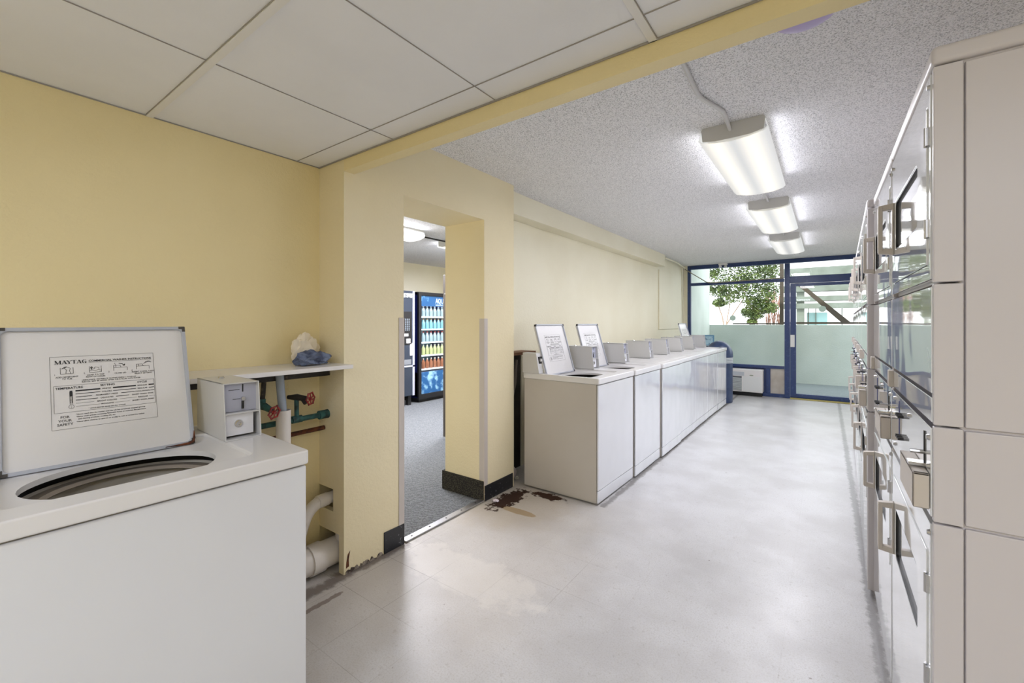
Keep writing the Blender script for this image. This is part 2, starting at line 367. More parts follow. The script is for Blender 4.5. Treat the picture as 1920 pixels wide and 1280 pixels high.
# wall behind the washers, soffit, raised panel
struct(MB().box(XW - .15, XW, YE, YW + .1, 1.07, H).box(XW - .15, XW - .03, YE, YW + .1, -.02, 1.07).box(XW - .03, XW, 3.30, YW, -.02, 1.07).build('wall_left_far', M_CREAM))
struct(MB().box(XW, -2.14, YE + .001, 7.25, 2.252, H - .001).build('trim_4', M_CREAM))
struct(MB().box(XW - .001, XW + .018, 7.36, 8.72, 1.21, 2.22).build('trim_5', M_CREAM, bev=.004))
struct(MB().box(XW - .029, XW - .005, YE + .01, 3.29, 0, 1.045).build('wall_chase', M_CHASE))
struct(MB().box(XW - .02, XW + .16, YE + .001, 3.30, 1.048, 1.072).build('trim_6', M_WOOD))
# break room beyond the doorway
struct(MB().box(-6.45, -6.3, .8, 7.2, -.05, H).box(-6.45, XP - .4, 7.05, 7.2, -.05, H).box(-6.45, XP - .4, .8, .95, -.05, H).build('wall_break_room', M_CREAM))
struct(MB().box(XP - .40, XP - .38, .95, 1.45, 0, H).box(XP - .40, XP - .385, YE, 7.05, 0, H).build('wall_break_room_near', M_CREAM))
# baseboards
struct(MB().box(XP, XP + .006, 1.575, 1.722, .002, .125).build('baseboard_pillar', M_BLKBASE, bev=.002))
struct(MB().box(XP, XP + .007, 2.478, YE - .02, .002, .115).build('baseboard_doorway', M_BLKBASE, bev=.002))
struct(MB().box(XP - .43, XP - .003, 2.468, 2.4765, .005, .15).box(XP - .43, XP - .40, 2.4765, 2.7, .005, .15).build('baseboard_jamb', M_CARPET_DK, bev=.002))
# rough plaster edge where the cove base is missing
q = MB(); y = YP + .01; top = []
while y < 1.57: top.append((y, random.uniform(.010, .026) if random.random() < .7 else .006)); y += random.uniform(.006, .014)
q.prism([(YP + .01, .001), (1.574, .001)] + top[::-1], XP - .002, XP + .004, 'x')
struct(q.build('trim_7', M_PLASTER))
tag(MB().prism([(YP + .012, .03), (YP + .03, .035), (YP + .028, .07), (YP + .036, .115), (YP + .022, .10), (YP + .014, .06)], XP - .001, XP + .0012, 'x').build('chipped_paint_patch', M_RUST), 'rusty brown paint chip low on the pillar corner', 'paint chip')
tag(MB().box(XP - .045, XP + .004, 1.735, 2.475, .003, .012).build('threshold_strip', M_ALU, bev=.003), 'metal threshold strip on the floor across the doorway', 'threshold')
th = bpy.data.objects['threshold_strip']
for k in range(5): MB().lathe([(0.0001, .0132), (.006, .013), (.007, .0115)], (XP - .02, 1.80 + .15 * k, 0), 10).build('screw', M_DARK, th)
for nm, y0, y1, jy0, jy1, lab in (('l', 1.682, 1.7225, 1.7205, 1.7235, 'beige plastic corner guard on the left edge of the doorway'), ('r', 2.4735, 2.513, 2.4725, 2.4755, 'beige plastic corner guard on the right edge of the doorway')):
    m = MB().box(XP, XP + .004, y0, y1, .125 if nm == 'l' else .117, 1.357)
    m.box(XP - .045, XP + .003, jy0, jy1, .155, 1.357)
    tag(m.build('corner_guard', M_GUARD, bev=.0012), lab, 'corner guard')

# ---------------------------------------------------------------- window wall
wn = thing('window_1', '', ''); del wn['label']; del wn['category']; struct(wn); wn.location = (0, YW, 0)
f = MB(); y0, y1 = -.025, .035
f.box(-2.215, -2.155, y0, y1, 0, 2.439).box(-2.155, .95, y0, y1, 2.365, 2.439)
f.box(-2.155, -.59, y0, y1, 2.045, 2.10).box(-2.155, -.59, y0, y1, .505, .555).box(-.585, -.505, y0 - .01, y1, 0, 2.36)
f.box(-.505, .95, y0 - .01, y1, 2.01, 2.13).box(-.87, -.80, y0, y1, .06, .505).box(-2.155, -.585, y0, y1, 0, .06)
f.build('window_frame', M_BLUE, wn, bev=.004)
MB().box(-2.155, -.585, .004, .010, .555, 2.045).box(-2.155, -.585, .004, .010, 2.10, 2.365).box(-.505, .95, .004, .010, 2.13, 2.365).build('pane', M_GLASS, wn)
MB().box(-2.155, -.872, .012, .03, .06, .505).build('lower_panel', M_BLUE, wn)
MB().box(-.80, -.585, 0, .02, .06, .505).build('beige_panel', mat('beige_panel', (196, 192, 184), .6, vary=(5, (170, 160, 148), .3, .7)), wn)
MB().box(-2.40, -2.215, -.02, .1, 0, H).build('window_reveal', M_CREAM, wn)
dr = thing('door_1', '', ''); del dr['label']; del dr['category']; struct(dr); dr.location = (0, YW, 0)
MB().box(-.50, -.415, -.03, .02, .02, 2.005).box(-.415, .5, -.03, .02, 1.955, 2.005).box(-.415, .5, -.03, .02, .02, .09).box(.42, .5, -.03, .02, .02, 2.005).build('door_frame', M_BLUE, dr, bev=.003)
MB().box(-.415, .42, -.007, -.001, .09, 1.955).build('pane', M_GLASS, dr)
MB().box(-.497, -.435, -.045, -.030, .90, 1.11).build('handle', mat('white_push_plate', (222, 222, 222), .4), dr, bev=.003)
MB().box(-.50, .5, -.10, .02, .001, .018).build('door_sill', mat('brass_sill', (176, 164, 96), .5), dr, bev=.003)
for x, z_, lab in ((-1.41, 1.41, 'round frosted sticker on the large window pane'), (-.044, 1.555, 'round frosted sticker on the glass entrance door')):
    tag(MB().lathe([(.0001, 0), (.052, 0), (.052, .001), (.0001, .001)], seg=24).xf(Matrix.Translation((x, YW - .012 if x > -.5 else YW + .002, z_)) @ Matrix.Rotation(R(90), 4, 'X')).build('glass_sticker', mat('frosted_sticker', (190, 214, 204), .6)), lab, 'sticker')
pt = thing('poster', 'small light blue poster taped low on the window behind the washers', 'poster', (-1.83, YW - .03, .985))
MB().box(-.105, .105, -.002, 0, -.10, .10).build('backing', mat('poster_blue', (110, 160, 200), .5), pt)
MB().box(-.08, .08, -.0035, -.002, -.085, .075).build('print', mat('poster_print', (175, 210, 230), .5, vary=(14, (90, 130, 170), .38, .5)), pt)

# patio outside
struct(MB().box(-2.6, 6, YW + .03, 11.6, -.12, -.01).build('floor_patio', M_OUTF))
struct(MB().box(-2.6, 6, 11.42, 11.56, -.1, 1.275).build('wall_patio', M_OUTW, bev=.01))
struct(MB().box(-2.5, -2.3, YW + .1, 11.42, -.1, 3.2).build('wall_patio_side', M_OUTW))
struct(MB().box(-40, 40, 11.6, 60, -2.1, -2.0).build('ground', mat('pale_asphalt', (180, 182, 184), .9)))
st = thing('steel_railing_frame', 'dark brown steel post, rail and diagonal brace standing on the patio wall', 'steel frame', (0, 11.5, 1.275))
MB().box(-.84, -.765, -.04, .04, 0, 1.9).build('post', M_STEELB, st)
MB().box(-1.8, -.765, -.03, .03, .005, .04).box(-.765, 6, -.03, .03, .015, .06).build('rail', M_STEELB, st)
br = MB().prism([(-.60, .98), (-.42, .90), (.42, .06), (.26, .06)], -.03, .03, 'y'); br.build('brace', M_STEELB, st)
struct(MB().box(-2.6, 6, YW + .07, 10.28, 3.08, 3.2).box(-2.6, 6, YW + .07, YW + .16, H, 3.08).build('added_sun_block', M_CONC))  # unseen slab and upstand, added to keep sun off the patio wall
# opposite building: open concrete deck levels
bd = thing('parking_building', 'pale open concrete building with stacked horizontal deck edges beyond the patio', 'building', (0, 18.5, 0))
k_ = 1.028
for z0, z1 in ((2.98, 3.26), (2.42, 2.64), (2.08, 2.25), (1.82, 2.0)):
    MB().box(-1.35, 8, 0, .5, z0, z1).build('deck_edge', M_CONC, bd)
MB().box(-1.35, 8, 3.0, 3.1, -2, 6.5).build('rear_wall', mat('bright_white_wall', (246, 248, 248), .9), bd)
MB().box(-.85, -.62, .1, .4, -2, 2.98).build('column', M_CONC, bd)
for x in (-.52, -.30, .45, 1.0): MB().box(x, x + .03, .5, .53, -2, 2.0).build('baluster', M_CONC, bd)
MB().box(-.55, .05, .55, .57, 1.2, 1.68).build('glazed_panel', mat('pale_aqua_panel', (150, 190, 190), .4), bd)

# tree
def make_tree(name, label, cx, cy, cz, blobs, nleaf, green, trunks, lsize=.036):
    t = thing(name, label, 'tree', (cx, cy, cz))
    tb = MB()
    for pts, r0 in trunks:
        tb.tube(pts, [r0 * (1 - .6 * i / (len(pts) - 1)) for i in range(len(pts))], 8)
    tb.build('trunk', M_BARK, t, smooth=True)
    lf = MB()
    for i in range(nleaf):
        bx, by, bz, r_ = random.choice(blobs)
        d = Vector((random.gauss(0, 1), random.gauss(0, 1), random.gauss(0, 1))).normalized() * r_ * random.random() ** .45
        c = Vector((bx, by, bz)) + Vector((d.x, d.y, d.z * .75))
        a = Vector((random.gauss(0, 1), random.gauss(0, 1), random.gauss(0, .6))).normalized(); b = a.cross(Vector((random.gauss(0, 1), random.gauss(0, 1), random.gauss(0, 1)))).normalized()
        L = lsize * random.uniform(.7, 1.3); w = L * .38
        v = [lf.bm.verts.new(c + q) for q in (-a * L, b * w, a * L, -b * w)]
        lf.bm.faces.new(v)
    me = lf.build('foliage', green, t)
    return t
M_LEAF = mat('leaf_green', (112, 130, 66), .5, vary=(5, (48, 72, 34), .35, .65)); M_LEAF.node_tree.nodes['Principled BSDF'].inputs['Subsurface Weight'].default_value = 0
blobs = [(-.6, 0, .62, .17), (.3, 0, .3, .2), (.55, 0, .8, .3), (.7, 0, 1.75, .3), (.2, 0, .1, .12), (-.2, 0, 1.1, .35), (.1, 0, 1.15, .35), (-.1, 0, 1.9, .4), (.25, 0, .6, .25), (-.45, 0, 1.75, .35), (.62, 0, 1.4, .3), (-.85, 0, 1.0, .28), (-.5, 0, 1.3, .38), (0, .1, 1.4, .42), (.35, 0, 1.35, .42), (.55, .1, 1.05, .32), (-.35, 0, .75, .30), (.1, 0, .85, .38), (.45, 0, .5, .26), (.62, -.1, .45, .2), (-.55, 0, .95, .25), (.12, 0, .35, .2), (-.1, 0, 1.7, .4), (.5, 0, 1.7, .4), (-.75, 0, 1.45, .22)]
make_tree('leafy_tree', 'green leafy tree growing beyond the patio wall behind the large window', -1.78, 13.0, 1.25, blobs, 15000, M_LEAF,
          [([(-.45, 0, -3.2), (-.46, 0, -.1), (-.52, 0, .25), (-.62, 0, .55), (-.6, 0, .9)], .022), ([(-.40, 0, -3.2), (-.42, 0, 0), (-.22, 0, .35), (.0, 0, .7), (.1, 0, 1.2)], .020), ([(.3, 0, -3.2), (.32, 0, .1), (.2, 0, .5), (.0, 0, .9)], .018), ([(-.42, 0, 0), (-.34, 0, .5), (-.3, 0, 1.0)], .015)])
M_RLEAF = mat('reddish_twigs', (176, 140, 124), .7, vary=(12, (128, 90, 76), .4, .6))
tw = thing('reddish_shrub', 'bare reddish shrub beside the leafy tree beyond the patio wall', 'shrub', (-1.22, 14.2, 1.2))
tb = MB()
for i in range(38):
    x = random.uniform(-.16, .2); tb.tube([(x, random.uniform(-.1, .1), -3.2 if i < 6 else 0), (x + random.uniform(-.08, .08), 0, .5), (x + random.uniform(-.12, .12), 0, random.uniform(.7, 1.15))], .008, 4)
tb.build('twigs', M_RLEAF, tw)

# ================================================================ washers
WW = .68   # width
M_PAPER = M_WHITE
def label_print():
    """instruction label in local x (0..0.25) - z (0..0.225), facing -y"""
    m = MB(); w, h = .25, .225; t = .0007
    def ln(x0, z0, x1, z1, th=t): m.box(min(x0, x1) - (th / 2 if x0 == x1 else 0), max(x0, x1) + (th / 2 if x0 == x1 else 0), -.0002, 0, min(z0, z1) - (th / 2 if z0 == z1 else 0), max(z0, z1) + (th / 2 if z0 == z1 else 0))
    def seg(pts, r=.0005):
        for a, b in zip(pts, pts[1:]):
            a = Vector((a[0], a[1])); b = Vector((b[0], b[1])); d = (b - a); nrm = Vector((-d.y, d.x)).normalized() * r
            v = [m.bm.verts.new((q.x, -.0002, q.y)) for q in (a + nrm, b + nrm, b - nrm, a - nrm)]; m.bm.faces.new(v)
    for a in ((0, 0, w, 0), (0, h, w, h), (0, 0, 0, h), (w, 0, w, h)): ln(*a)
    T = lambda s, size, x, z, al='LEFT', bold=0, sx=1.0: text_into(m, s, size, x, z, al, bold, sx)
    def quad(pts):
        m.bm.faces.new([m.bm.verts.new((a, -.0002, b)) for a, b in pts])
    gx, gz, ch = .010, .2015, .0115
    def st(x0, z0, x1, z1, w):   # slanted stroke with a horizontal width
        quad([(gx + x0 - w / 2, gz + z0 * ch), (gx + x0 + w / 2, gz + z0 * ch), (gx + x1 + w / 2, gz + z1 * ch), (gx + x1 - w / 2, gz + z1 * ch)])
    def sf(x, z, w=.0052): quad([(gx + x - w / 2, gz + z * ch - (0 if z == 0 else .0007)), (gx + x + w / 2, gz + z * ch - (0 if z == 0 else .0007)), (gx + x + w / 2, gz + z * ch + (.0007 if z == 0 else 0)), (gx + x - w / 2, gz + z * ch + (.0007 if z == 0 else 0))])
    for c, o in zip('MAYTAG', (0, .0155, .0265, .0375, .0485, .0600)):
        if c == 'M':
            st(o + .0015, 0, o + .0015, 1, .0009); st(o + .0125, 0, o + .0125, 1, .0028); st(o + .002, 1, o + .007, 0, .0028); st(o + .007, 0, o + .0122, 1, .0009); sf(o + .0015, 0); sf(o + .0125, 0); sf(o + .0015, 1, .004); sf(o + .0125, 1, .004)
        elif c == 'A':
            st(o + .001, 0, o + .0055, 1, .0009); st(o + .0100, 0, o + .0055, 1, .0028); st(o + .003, .32, o + .003, .38, .0001); quad([(gx + o + .003, gz + .30 * ch), (gx + o + .008, gz + .30 * ch), (gx + o + .008, gz + .37 * ch), (gx + o + .003, gz + .37 * ch)]); sf(o + .001, 0, .004); sf(o + .0100, 0)
        elif c == 'Y':
            st(o + .001, 1, o + .0055, .45, .0028); st(o + .0100, 1, o + .0058, .45, .0009); st(o + .0055, 0, o + .0055, .5, .0028); sf(o + .001, 1); sf(o + .0100, 1, .004); sf(o + .0055, 0)
        elif c == 'T':
            st(o + .0055, 0, o + .0055, 1, .0028); sf(o + .0055, 1, .0105); sf(o + .0055, 0); st(o + .0006, .78, o + .0006, 1, .0008); st(o + .0104, .78, o + .0104, 1, .0008)
        else:
            P = [(gx + o + .0055 + .0048 * math.cos(R(q)), gz + ch / 2 + ch / 2 * math.sin(R(q))) for q in range(45, 316, 15)]; Q = [(gx + o + .0062 + .0030 * math.cos(R(q)), gz + ch / 2 + ch * .43 * math.sin(R(q))) for q in range(45, 316, 15)]
            for i in range(len(P) - 1): quad([P[i], P[i + 1], Q[i + 1], Q[i]])
            st(o + .0092, 0, o + .0092, .45, .0026); sf(o + .0088, .48, .0058); st(o + .0095, .75, o + .0095, 1, .0008)
    T('COMMERCIAL WASHER INSTRUCTIONS', .0088, .086, .205, 'LEFT', .00025, 1.0); ln(.086, .2025, .243, .2025, .0006)
    # four pictograms
    for i, x in enumerate((.022, .087, .145, .203)):
        T('%d.' % (i + 1), .007, x - .014, .166)
    def tubp(x): seg([(x, .190), (x, .170), (x + .028, .170), (x + .028, .190)])
    tubp(.022); seg([(.034, .171), (.035, .183), (.030, .189), (.037, .192), (.044, .187), (.042, .180), (.044, .171)]); seg([(.025, .186), (.030, .190), (.036, .193)], .001)
    tubp(.087); seg([(.088, .176), (.094, .178), (.100, .175), (.108, .178), (.114, .175)]); seg([(.092, .179), (.092, .186)], .0012); seg([(.089, .184), (.092, .189), (.095, .184)], .0009); seg([(.097, .180), (.100, .187), (.106, .186), (.110, .181)])
    for x in (.145, .203):
        seg([(x, .170), (x, .181), (x + .034, .181), (x + .034, .170)]); seg([(x, .181), (x, .188), (x + .016, .188), (x + .018, .181)]); seg([(x + .006, .181), (x + .006, .188)])
    seg([(.151, .188), (.147, .197)]); seg([(.158, .195), (.166, .193), (.172, .188)], .001); seg([(.168, .187), (.173, .187), (.173, .192)], .001)
    seg([(.222, .189), (.228, .193), (.236, .196), (.243, .193)], .0009); seg([(.226, .195), (.234, .198), (.240, .197)])
    for s, x, z in (('ADD DETERGENT', .036, .158), ('TO TUB', .036, .152), ('LOAD TO TOP', .101, .160), ('ROW OF HOLES', .101, .154), ('CLOSE LID', .161, .160), ('INSERT COINS, CARD', .220, .160), ('SELECT SETTING', .220, .154)): T(s, .0062, x, z, 'CENTER', .0001)
    T('UNBALANCE:  DISTRIBUTE CLOTHES EVENLY, CLOSE LID', .0052, .068, .145, 'LEFT', .0001); T('BLEACH:  MAY BE ADDED AFTER TUB IS FILLED WITH WATER', .0052, .068, .1395, 'LEFT', .0001)
    # temperature table
    for a in ((.006, .133, w - .003, .133), (.006, .050, w - .003, .050), (.006, .050, .006, .133), (w - .003, .050, w - .003, .133)): ln(*a)
    T('TEMPERATURE', .0092, .010, .122, 'LEFT', .0002); T('SETTING', .0090, .128, .123, 'CENTER', .0002); T('CYCLE', .0086, .215, .123, 'CENTER', .0002)
    rows = (('WHITES', 'REGULAR', .0042), ('COLORS', 'REGULAR', .0018), ('PERMANENT PRESS', 'COOL-DOWN', .0018), ('DELICATES', 'SHORT WASH, SOAK', .0018), ('BRIGHT COLORS', 'REGULAR', .0006), ('WOOLENS', 'SHORT WASH, SOAK', .0006))
    for i, (a, b, th) in enumerate(rows):
        z = .1145 - i * .0098; wa = len(a) * .0022; wb = len(b) * .0021
        T(a, .0062, .125, z - .0022, 'CENTER', .0001); T(b, .0060, .215, z - .0022, 'CENTER', .0001)
        ln(.053, z, .125 - wa - .002, z, th); ln(.125 + wa + .002, z, .215 - wb - .002, z, th)
        if .215 + wb + .003 < w - .004: ln(.215 + wb + .002, z, w - .004, z, th)
    T('* COLD WATER RINSE ON ALL CYCLES', .0050, .125, .0535, 'CENTER', .0001)
    th_ = [( .043 + .006 * math.cos(R(a)), .066 + .006 * math.sin(R(a))) for a in range(120, 421, 30)]; seg([(.040, .112)] + th_ + [(.046, .112)], .0004); 
    m.box(.0400, .0460, -.0002, 0, .098, .116); seg([(.0412, .097), (.0412, .078)], .0003); seg([(.0452, .097), (.0452, .078)], .0006)
    for i, c in enumerate('WARM'): T(c, .0045, .0432, .0925 - i * .0045, 'CENTER')
    for i, c in enumerate('COLD'): T(c, .0042, .0430, .0735 - i * .004, 'CENTER')
    for i, c in enumerate(('FOR', 'YOUR', 'SAFETY')): T(c, .0105, .028, .033 - i * .0112, 'CENTER', .0001)
    for i, s in enumerate(('*Never reach into the washer until the tub has completely stopped spinning.', '*Never wash articles containing flammable fumes or materials like petroleum', '   and cleaning products, cooking oils, etc.', '*Never allow children to operate or to play in, with or around the washer.')):
        T(s, .0054, .052, .039 - i * .0072 - (.001 if i == 3 else 0), 'LEFT', .0001)
    return m
LABEL_ME = label_print().build('instruction_label', M_INK)
COL.objects.unlink(LABEL_ME); LABEL_DATA = LABEL_ME.data

def make_washer(name, label, loc, rz, openlid, group, dial=False, rusty=False, cx=-.30):
    """front face at local x=0 (facing +x), width along +y"""
    t = thing(name, label, 'washing machine', loc, rz, group)
    b = MB(); d = -.655
    b.box(d, d + .004, .006, WW - .006, .012, .876).box(d, -.014, .006, .010, .012, .876).box(d, -.014, WW - .010, WW - .006, .012, .876).box(d, -.014, .006, WW - .006, .012, .02).box(-.018, -.014, .006, WW - .006, .012, .876)
    for x in (-.6, -.05):
        for y in (.05, WW - .05): b.box(x - .015, x + .015, y - .015, y + .015, 0, .013)
    b.build('cabinet', M_SIDE, t)
    MB().box(-.014, 0, .006, WW - .006, .105, .872).build('front_panel', M_WASHF, t, bev=.005)
    MB().box(-.014, -.002, .006, WW - .006, .016, .101).build('kick_panel', M_WASHF, t, bev=.003)
    outer = rr(-.665, .008, 0, WW, .012); inner = [(min(max(x, -.50), -.085), min(max(y, .07), .555)) for x, y in outer]
    inner = rr(-.50, -.080, .035, .550, .03)
    tp = MB().plate(outer, inner, .878, .922); tp.build('top', M_TOPW, t, bev=.006, seg=3)
    hole_like = rr(-.545, -.045, .03, .600, .05); il = dens(rr(-.502, -.078, .033, .552, .03), 10)
    hole = ell(-.285, .290, .178, .215, il)
    dk = MB(); n_ = len(il)
    A = [dk.bm.verts.new((x, y, .912)) for x, y in il]; B_ = [dk.bm.verts.new((x * .93 + -.2925 * .07, y * .92 + .290 * .08, .898)) for x, y in il]; C_ = [dk.bm.verts.new((x, y, .896)) for x, y in hole]; D_ = [dk.bm.verts.new((x, y, .880)) for x, y in hole]
    for P, Q in ((A, B_), (B_, C_), (C_, D_)):
        for i in range(n_): dk.bm.faces.new([P[i], P[(i + 1) % n_], Q[(i + 1) % n_], Q[i]])
    dk.build('tub_deck', M_TOPW, t, smooth=True)
    if openlid:
        bk = MB().lathe([(.256, .80), (.256, .835), (.245, .85), (.232, .843), (.228, .80), (.222, .5)], (-.285, .30, 0), 48)
        bk.lathe([(.222, .5), (.10, .47), (.06, .47), (.04, .80), (.0001, .81)], (-.285, .30, 0), 48)
        bk.build('basket', M_TUB, t, smooth=True)
        MB().lathe([(.232, .846), (.200, .848), (.190, .84), (.198, .835), (.229, .838)], (-.285, .30, 0), 48).build('balance_ring', M_TUBR, t, smooth=True)
        MB().lathe([(.262, .872), (.262, .78)], (-.285, .30, 0), 48).build('tub_wall', M_DARK, t, smooth=True)
    # lid: in its own frame x back(0)->front(L), thickness up
    L, lw = .43, .455; ly = .050
    if openlid: ang = -R(90 + 16); base = Matrix.Translation((-.472, ly, .898)) @ Matrix.Rotation(ang, 4, 'Y')
    else: base = Matrix.Translation((-.495, ly, .914)) @ Matrix.Rotation(0, 4, 'Y')
    lid = MB().prism(rr(0, L, 0, lw, .02), 0, .010, 'z')
    rim = MB().plate(rr(0, L, 0, lw, .022), rr(.011, L - .011, .011, lw - .011, .014), -.011, .001)
    lo = lid.xf(base).build('lid', M_TOPW, t, bev=.002)
    if openlid:
        rim.xf(base).build('lid_rim', mat('lid_rim_grey', (176, 180, 190), .4) if 'lid_rim_grey' not in bpy.data.materials else bpy.data.materials['lid_rim_grey'], lo, bev=.002)
        M_CB = M_BLACK if not rusty else mat('worn_corner', (70, 66, 62), .6)
        for x, y, sx, sy in ((.002, .002, 1, 1), (L - .002, .002, -1, 1), (.002, lw - .002, 1, -1), (L - .002, lw - .002, -1, -1)):
            c_ = MB(); ln_ = .018
            c_.box(min(x, x + sx * ln_), max(x, x + sx * ln_), min(y - sy * .0012, y + sy * .008), max(y - sy * .0012, y + sy * .008), -.0122, .0015)
            c_.box(min(x - sx * .0012, x + sx * .008), max(x - sx * .0012, x + sx * .008), min(y, y + sy * ln_), max(y, y + sy * ln_), -.0122, .0015)
            c_.xf(base).build('corner_bumper', M_CB, lo)
        if rusty:
            MB().tube([(.004, lw - .085, -.011), (.003, lw - .05, -.011), (.003, lw - .018, -.011), (.009, lw - .006, -.011), (.02, lw - .002, -.011), (.045, lw - .001, -.011)], [.001, .003, .0045, .005, .004, .001], 8).xf(base).build('rust_patch', M_RUST, lo, smooth=True)
        # label lies on the inner (lower) face of the lid
        lb = bpy.data.objects.new('instruction_label', LABEL_DATA); COL.objects.link(lb); lb.parent = lo
        # label x -> lid y, label z -> lid x (up when open)
        Mx = Matrix(((0, 0, 1, .112), (1, 0, 0, .108), (0, 1, 0, -.0006), (0, 0, 0, 1)))
        lb.matrix_local = base @ Mx
    # coin meter
    cy0, cy1, zt, zb = WW - .135, WW - .020, 1.118, .9222; xb = -.585
    x0b, x0t = cx, cx - .022; tk = .004
    sh = MB()
    for y in (cy0, cy1 - tk): sh.prism([(xb, zb), (x0b, zb), (x0t, zt), (xb, zt)], y, y + tk, 'y')
    sh.box(xb, x0t, cy0, cy1, zt - tk, zt).box(xb, xb + tk, cy0, cy1, zb, zt).box(xb, x0b, cy0, cy1, zb, zb + tk)
    sh.box(x0b - .035, x0b - .010, cy0 + tk, cy1 - tk, zb + .088, zb + .092)
    cs = sh.build('meter_case', M_CON, t, bev=.001, seg=1)
    MB().box(x0b - .05, x0b - .040, cy0 + tk, cy1 - tk, zb + .092, zt - tk).build('coin_panel', mat('coin_panel', (168, 170, 186), .4) if name == 'x' else M_CONP, cs)
    MB().box(x0b - .040, x0b - .024, cy0 + tk, cy1 - .018, zb + .012, zb + .088).build('coin_door', M_WHITE, cs, bev=.001, seg=1)
    ym = (cy0 + cy1) / 2
    MB().box(x0b - .0405, x0b - .0392, ym + .008, ym + .012, zb + .16, zt - .008).build('coin_slot', M_BLACK, cs)
    MB().box(x0b - .0405, x0b - .036, ym + .006, ym + .013, zb + .100, zb + .128).build('slide_lever', M_BLACK, cs)
    MB().box(x0b - .0405, x0b - .0395, ym - .035, ym, zb + .168, zb + .170).build('panel_print', M_INK, cs)
    MB().box(x0b - .0405, x0b - .0395, ym - .022, ym + .002, zb + .135, zb + .137).build('panel_print', M_INK, cs)
    MB().lathe([(.0001, .008), (.007, .008), (.007, 0)], seg=14).xf(Matrix.Translation((x0b - .04, ym + .01, zb + .136)) @ Matrix.Rotation(R(90), 4, 'Y')).build('bolt', M_CHROME, cs, smooth=True)
    lk = MB().lathe([(.0001, .001), (.004, .001), (.0045, .004), (.0085, .005), (.013, .004), (.014, 0)], seg=20).xf(Matrix.Translation((x0b - .024, ym - .008, zb + .052)) @ Matrix.Rotation(R(90), 4, 'Y')).build('lock', M_CHROME, cs, smooth=True)
    MB().lathe([(.0001, .006), (.008, .006), (.011, 0)], seg=14).xf(Matrix.Translation((xb + .07, ym, zt))).build('cap_screw', M_CHROME, cs, smooth=True)
    if dial:
        e = MB().prism([(-.66, .9222), (-.50, .9222), (-.53, 1.085), (-.66, 1.085)], -.012, .05, 'y').build('dial_box', M_CON, t, bev=.003)
        MB().box(-.522, -.512, .008, .046, 1.0, 1.055).xf(Matrix.Translation((0, 0, 0))).build('dial_plate', M_BLACK, e)
        MB().lathe([(.0001, .012), (.010, .012), (.013, 0)], seg=16).xf(Matrix.Translation((-.512, .027, 1.028)) @ Matrix.Rotation(R(90), 4, 'Y')).build('dial', M_CON, e, smooth=True)
    return t
GW = 'coin washers in a row along the left wall'
make_washer('washing_machine', 'large white coin washer in left foreground with its lid open', (-1.372, .062, 0), R(-2.2), True, 'coin washers', rusty=True)
w1 = make_washer('washing_machine', 'white coin washer at near end of the long row, lid open, beside the doorway', (-1.330, 2.893, 0), R(-.9), True, GW, dial=True)
w2 = dup(w1, (-1.308, 3.590, 0), 0, 'white washer with raised lid, second from the doorway in the long row', GW, skip=('dial_box',))
w3 = make_washer('washing_machine', 'white washer with closed lid, third from the doorway, just past the gap', (-1.290, 4.290, .012), 0, False, GW)
w3.location.z = 0
w4 = dup(w3, (-1.300, 4.972, 0), 0, 'white washer with closed lid, fourth from the doorway', GW)
w5 = dup(w3, (-1.304, 5.655, 0), 0, 'white washer with closed lid, fifth from the doorway', GW)
w6 = dup(w3, (-1.306, 6.340, 0), 0, 'white washer with closed lid, sixth from the doorway, last but one', GW)
w7 = dup(w2, (-1.300, 7.026, 0), 0, 'white washer with raised lid at far end of the row beside the blue bin', GW)

# ---------------------------------------------------------------- things behind the washers
hz = MB()
tag(MB().tube([(-2.22, 2.99, .0), (-2.20, 3.0, .25), (-2.23, 3.02, .5), (-2.18, 3.05, .8), (-2.2, 3.1, 1.0)], .012, 8).build('supply_hose', mat('grey_hose', (120, 112, 106), .6), smooth=True), 'grey supply hose hanging in the dark gap behind the nearest row washer', 'hose')
tag(MB().lathe([(.0001, 0), (.045, 0), (.05, .02), (.05, .11), (.03, .15), (.018, .16), (.018, .18), (.0001, .18)], seg=20).xf(Matrix.Translation((-2.14, 2.95, .06)) @ Matrix.Rotation(R(50), 4, 'X')).build('plastic_bottle', mat('white_plastic', (170, 160, 160), .4), smooth=True), 'pale plastic bottle lying in the gap behind the nearest row washer', 'bottle')
bpy.data.objects['plastic_bottle'].location = (0, 0, 0)

# crumpled litter
def crumple(name, m, loc, s, seed, sq=(1, 1, 1)):
    random.seed(seed); b = MB(); bmesh.ops.create_icosphere(b.bm, subdivisions=4, radius=1)
    from mathutils import noise
    for v in b.bm.verts:
        c = v.co.copy(); k = 1 + .35 * noise.noise(c * 2.1 + Vector((seed, 0, 0))) + .28 * noise.ridged_multi_fractal(c * 1.7 + Vector((seed, 3, 1)), 1, 2, 3, 1, 2) - .25
        v.co = Vector((c.x * sq[0], c.y * sq[1], max(c.z, -.62) * sq[2])) * k * s
    zmin = min(v.co.z for v in b.bm.verts)
    for v in b.bm.verts: v.co.z -= zmin
    return b.build(name, m, smooth=True, loc=loc)
tag(crumple('litter_scrap', mat('white_paper', (224, 214, 222), .8), (-1.985, 2.53, 0), .016, 3, (1.4, 1.2, .5)), 'scrap of white and pink paper on the floor by the doorway', 'litter')
tag(crumple('litter_scrap', mat('grey_paper', (190, 186, 180), .8), (-2.12, 2.99, 0), .014, 5), 'tiny white scrap on the floor in the gap beside the doorway pillar', 'litter')

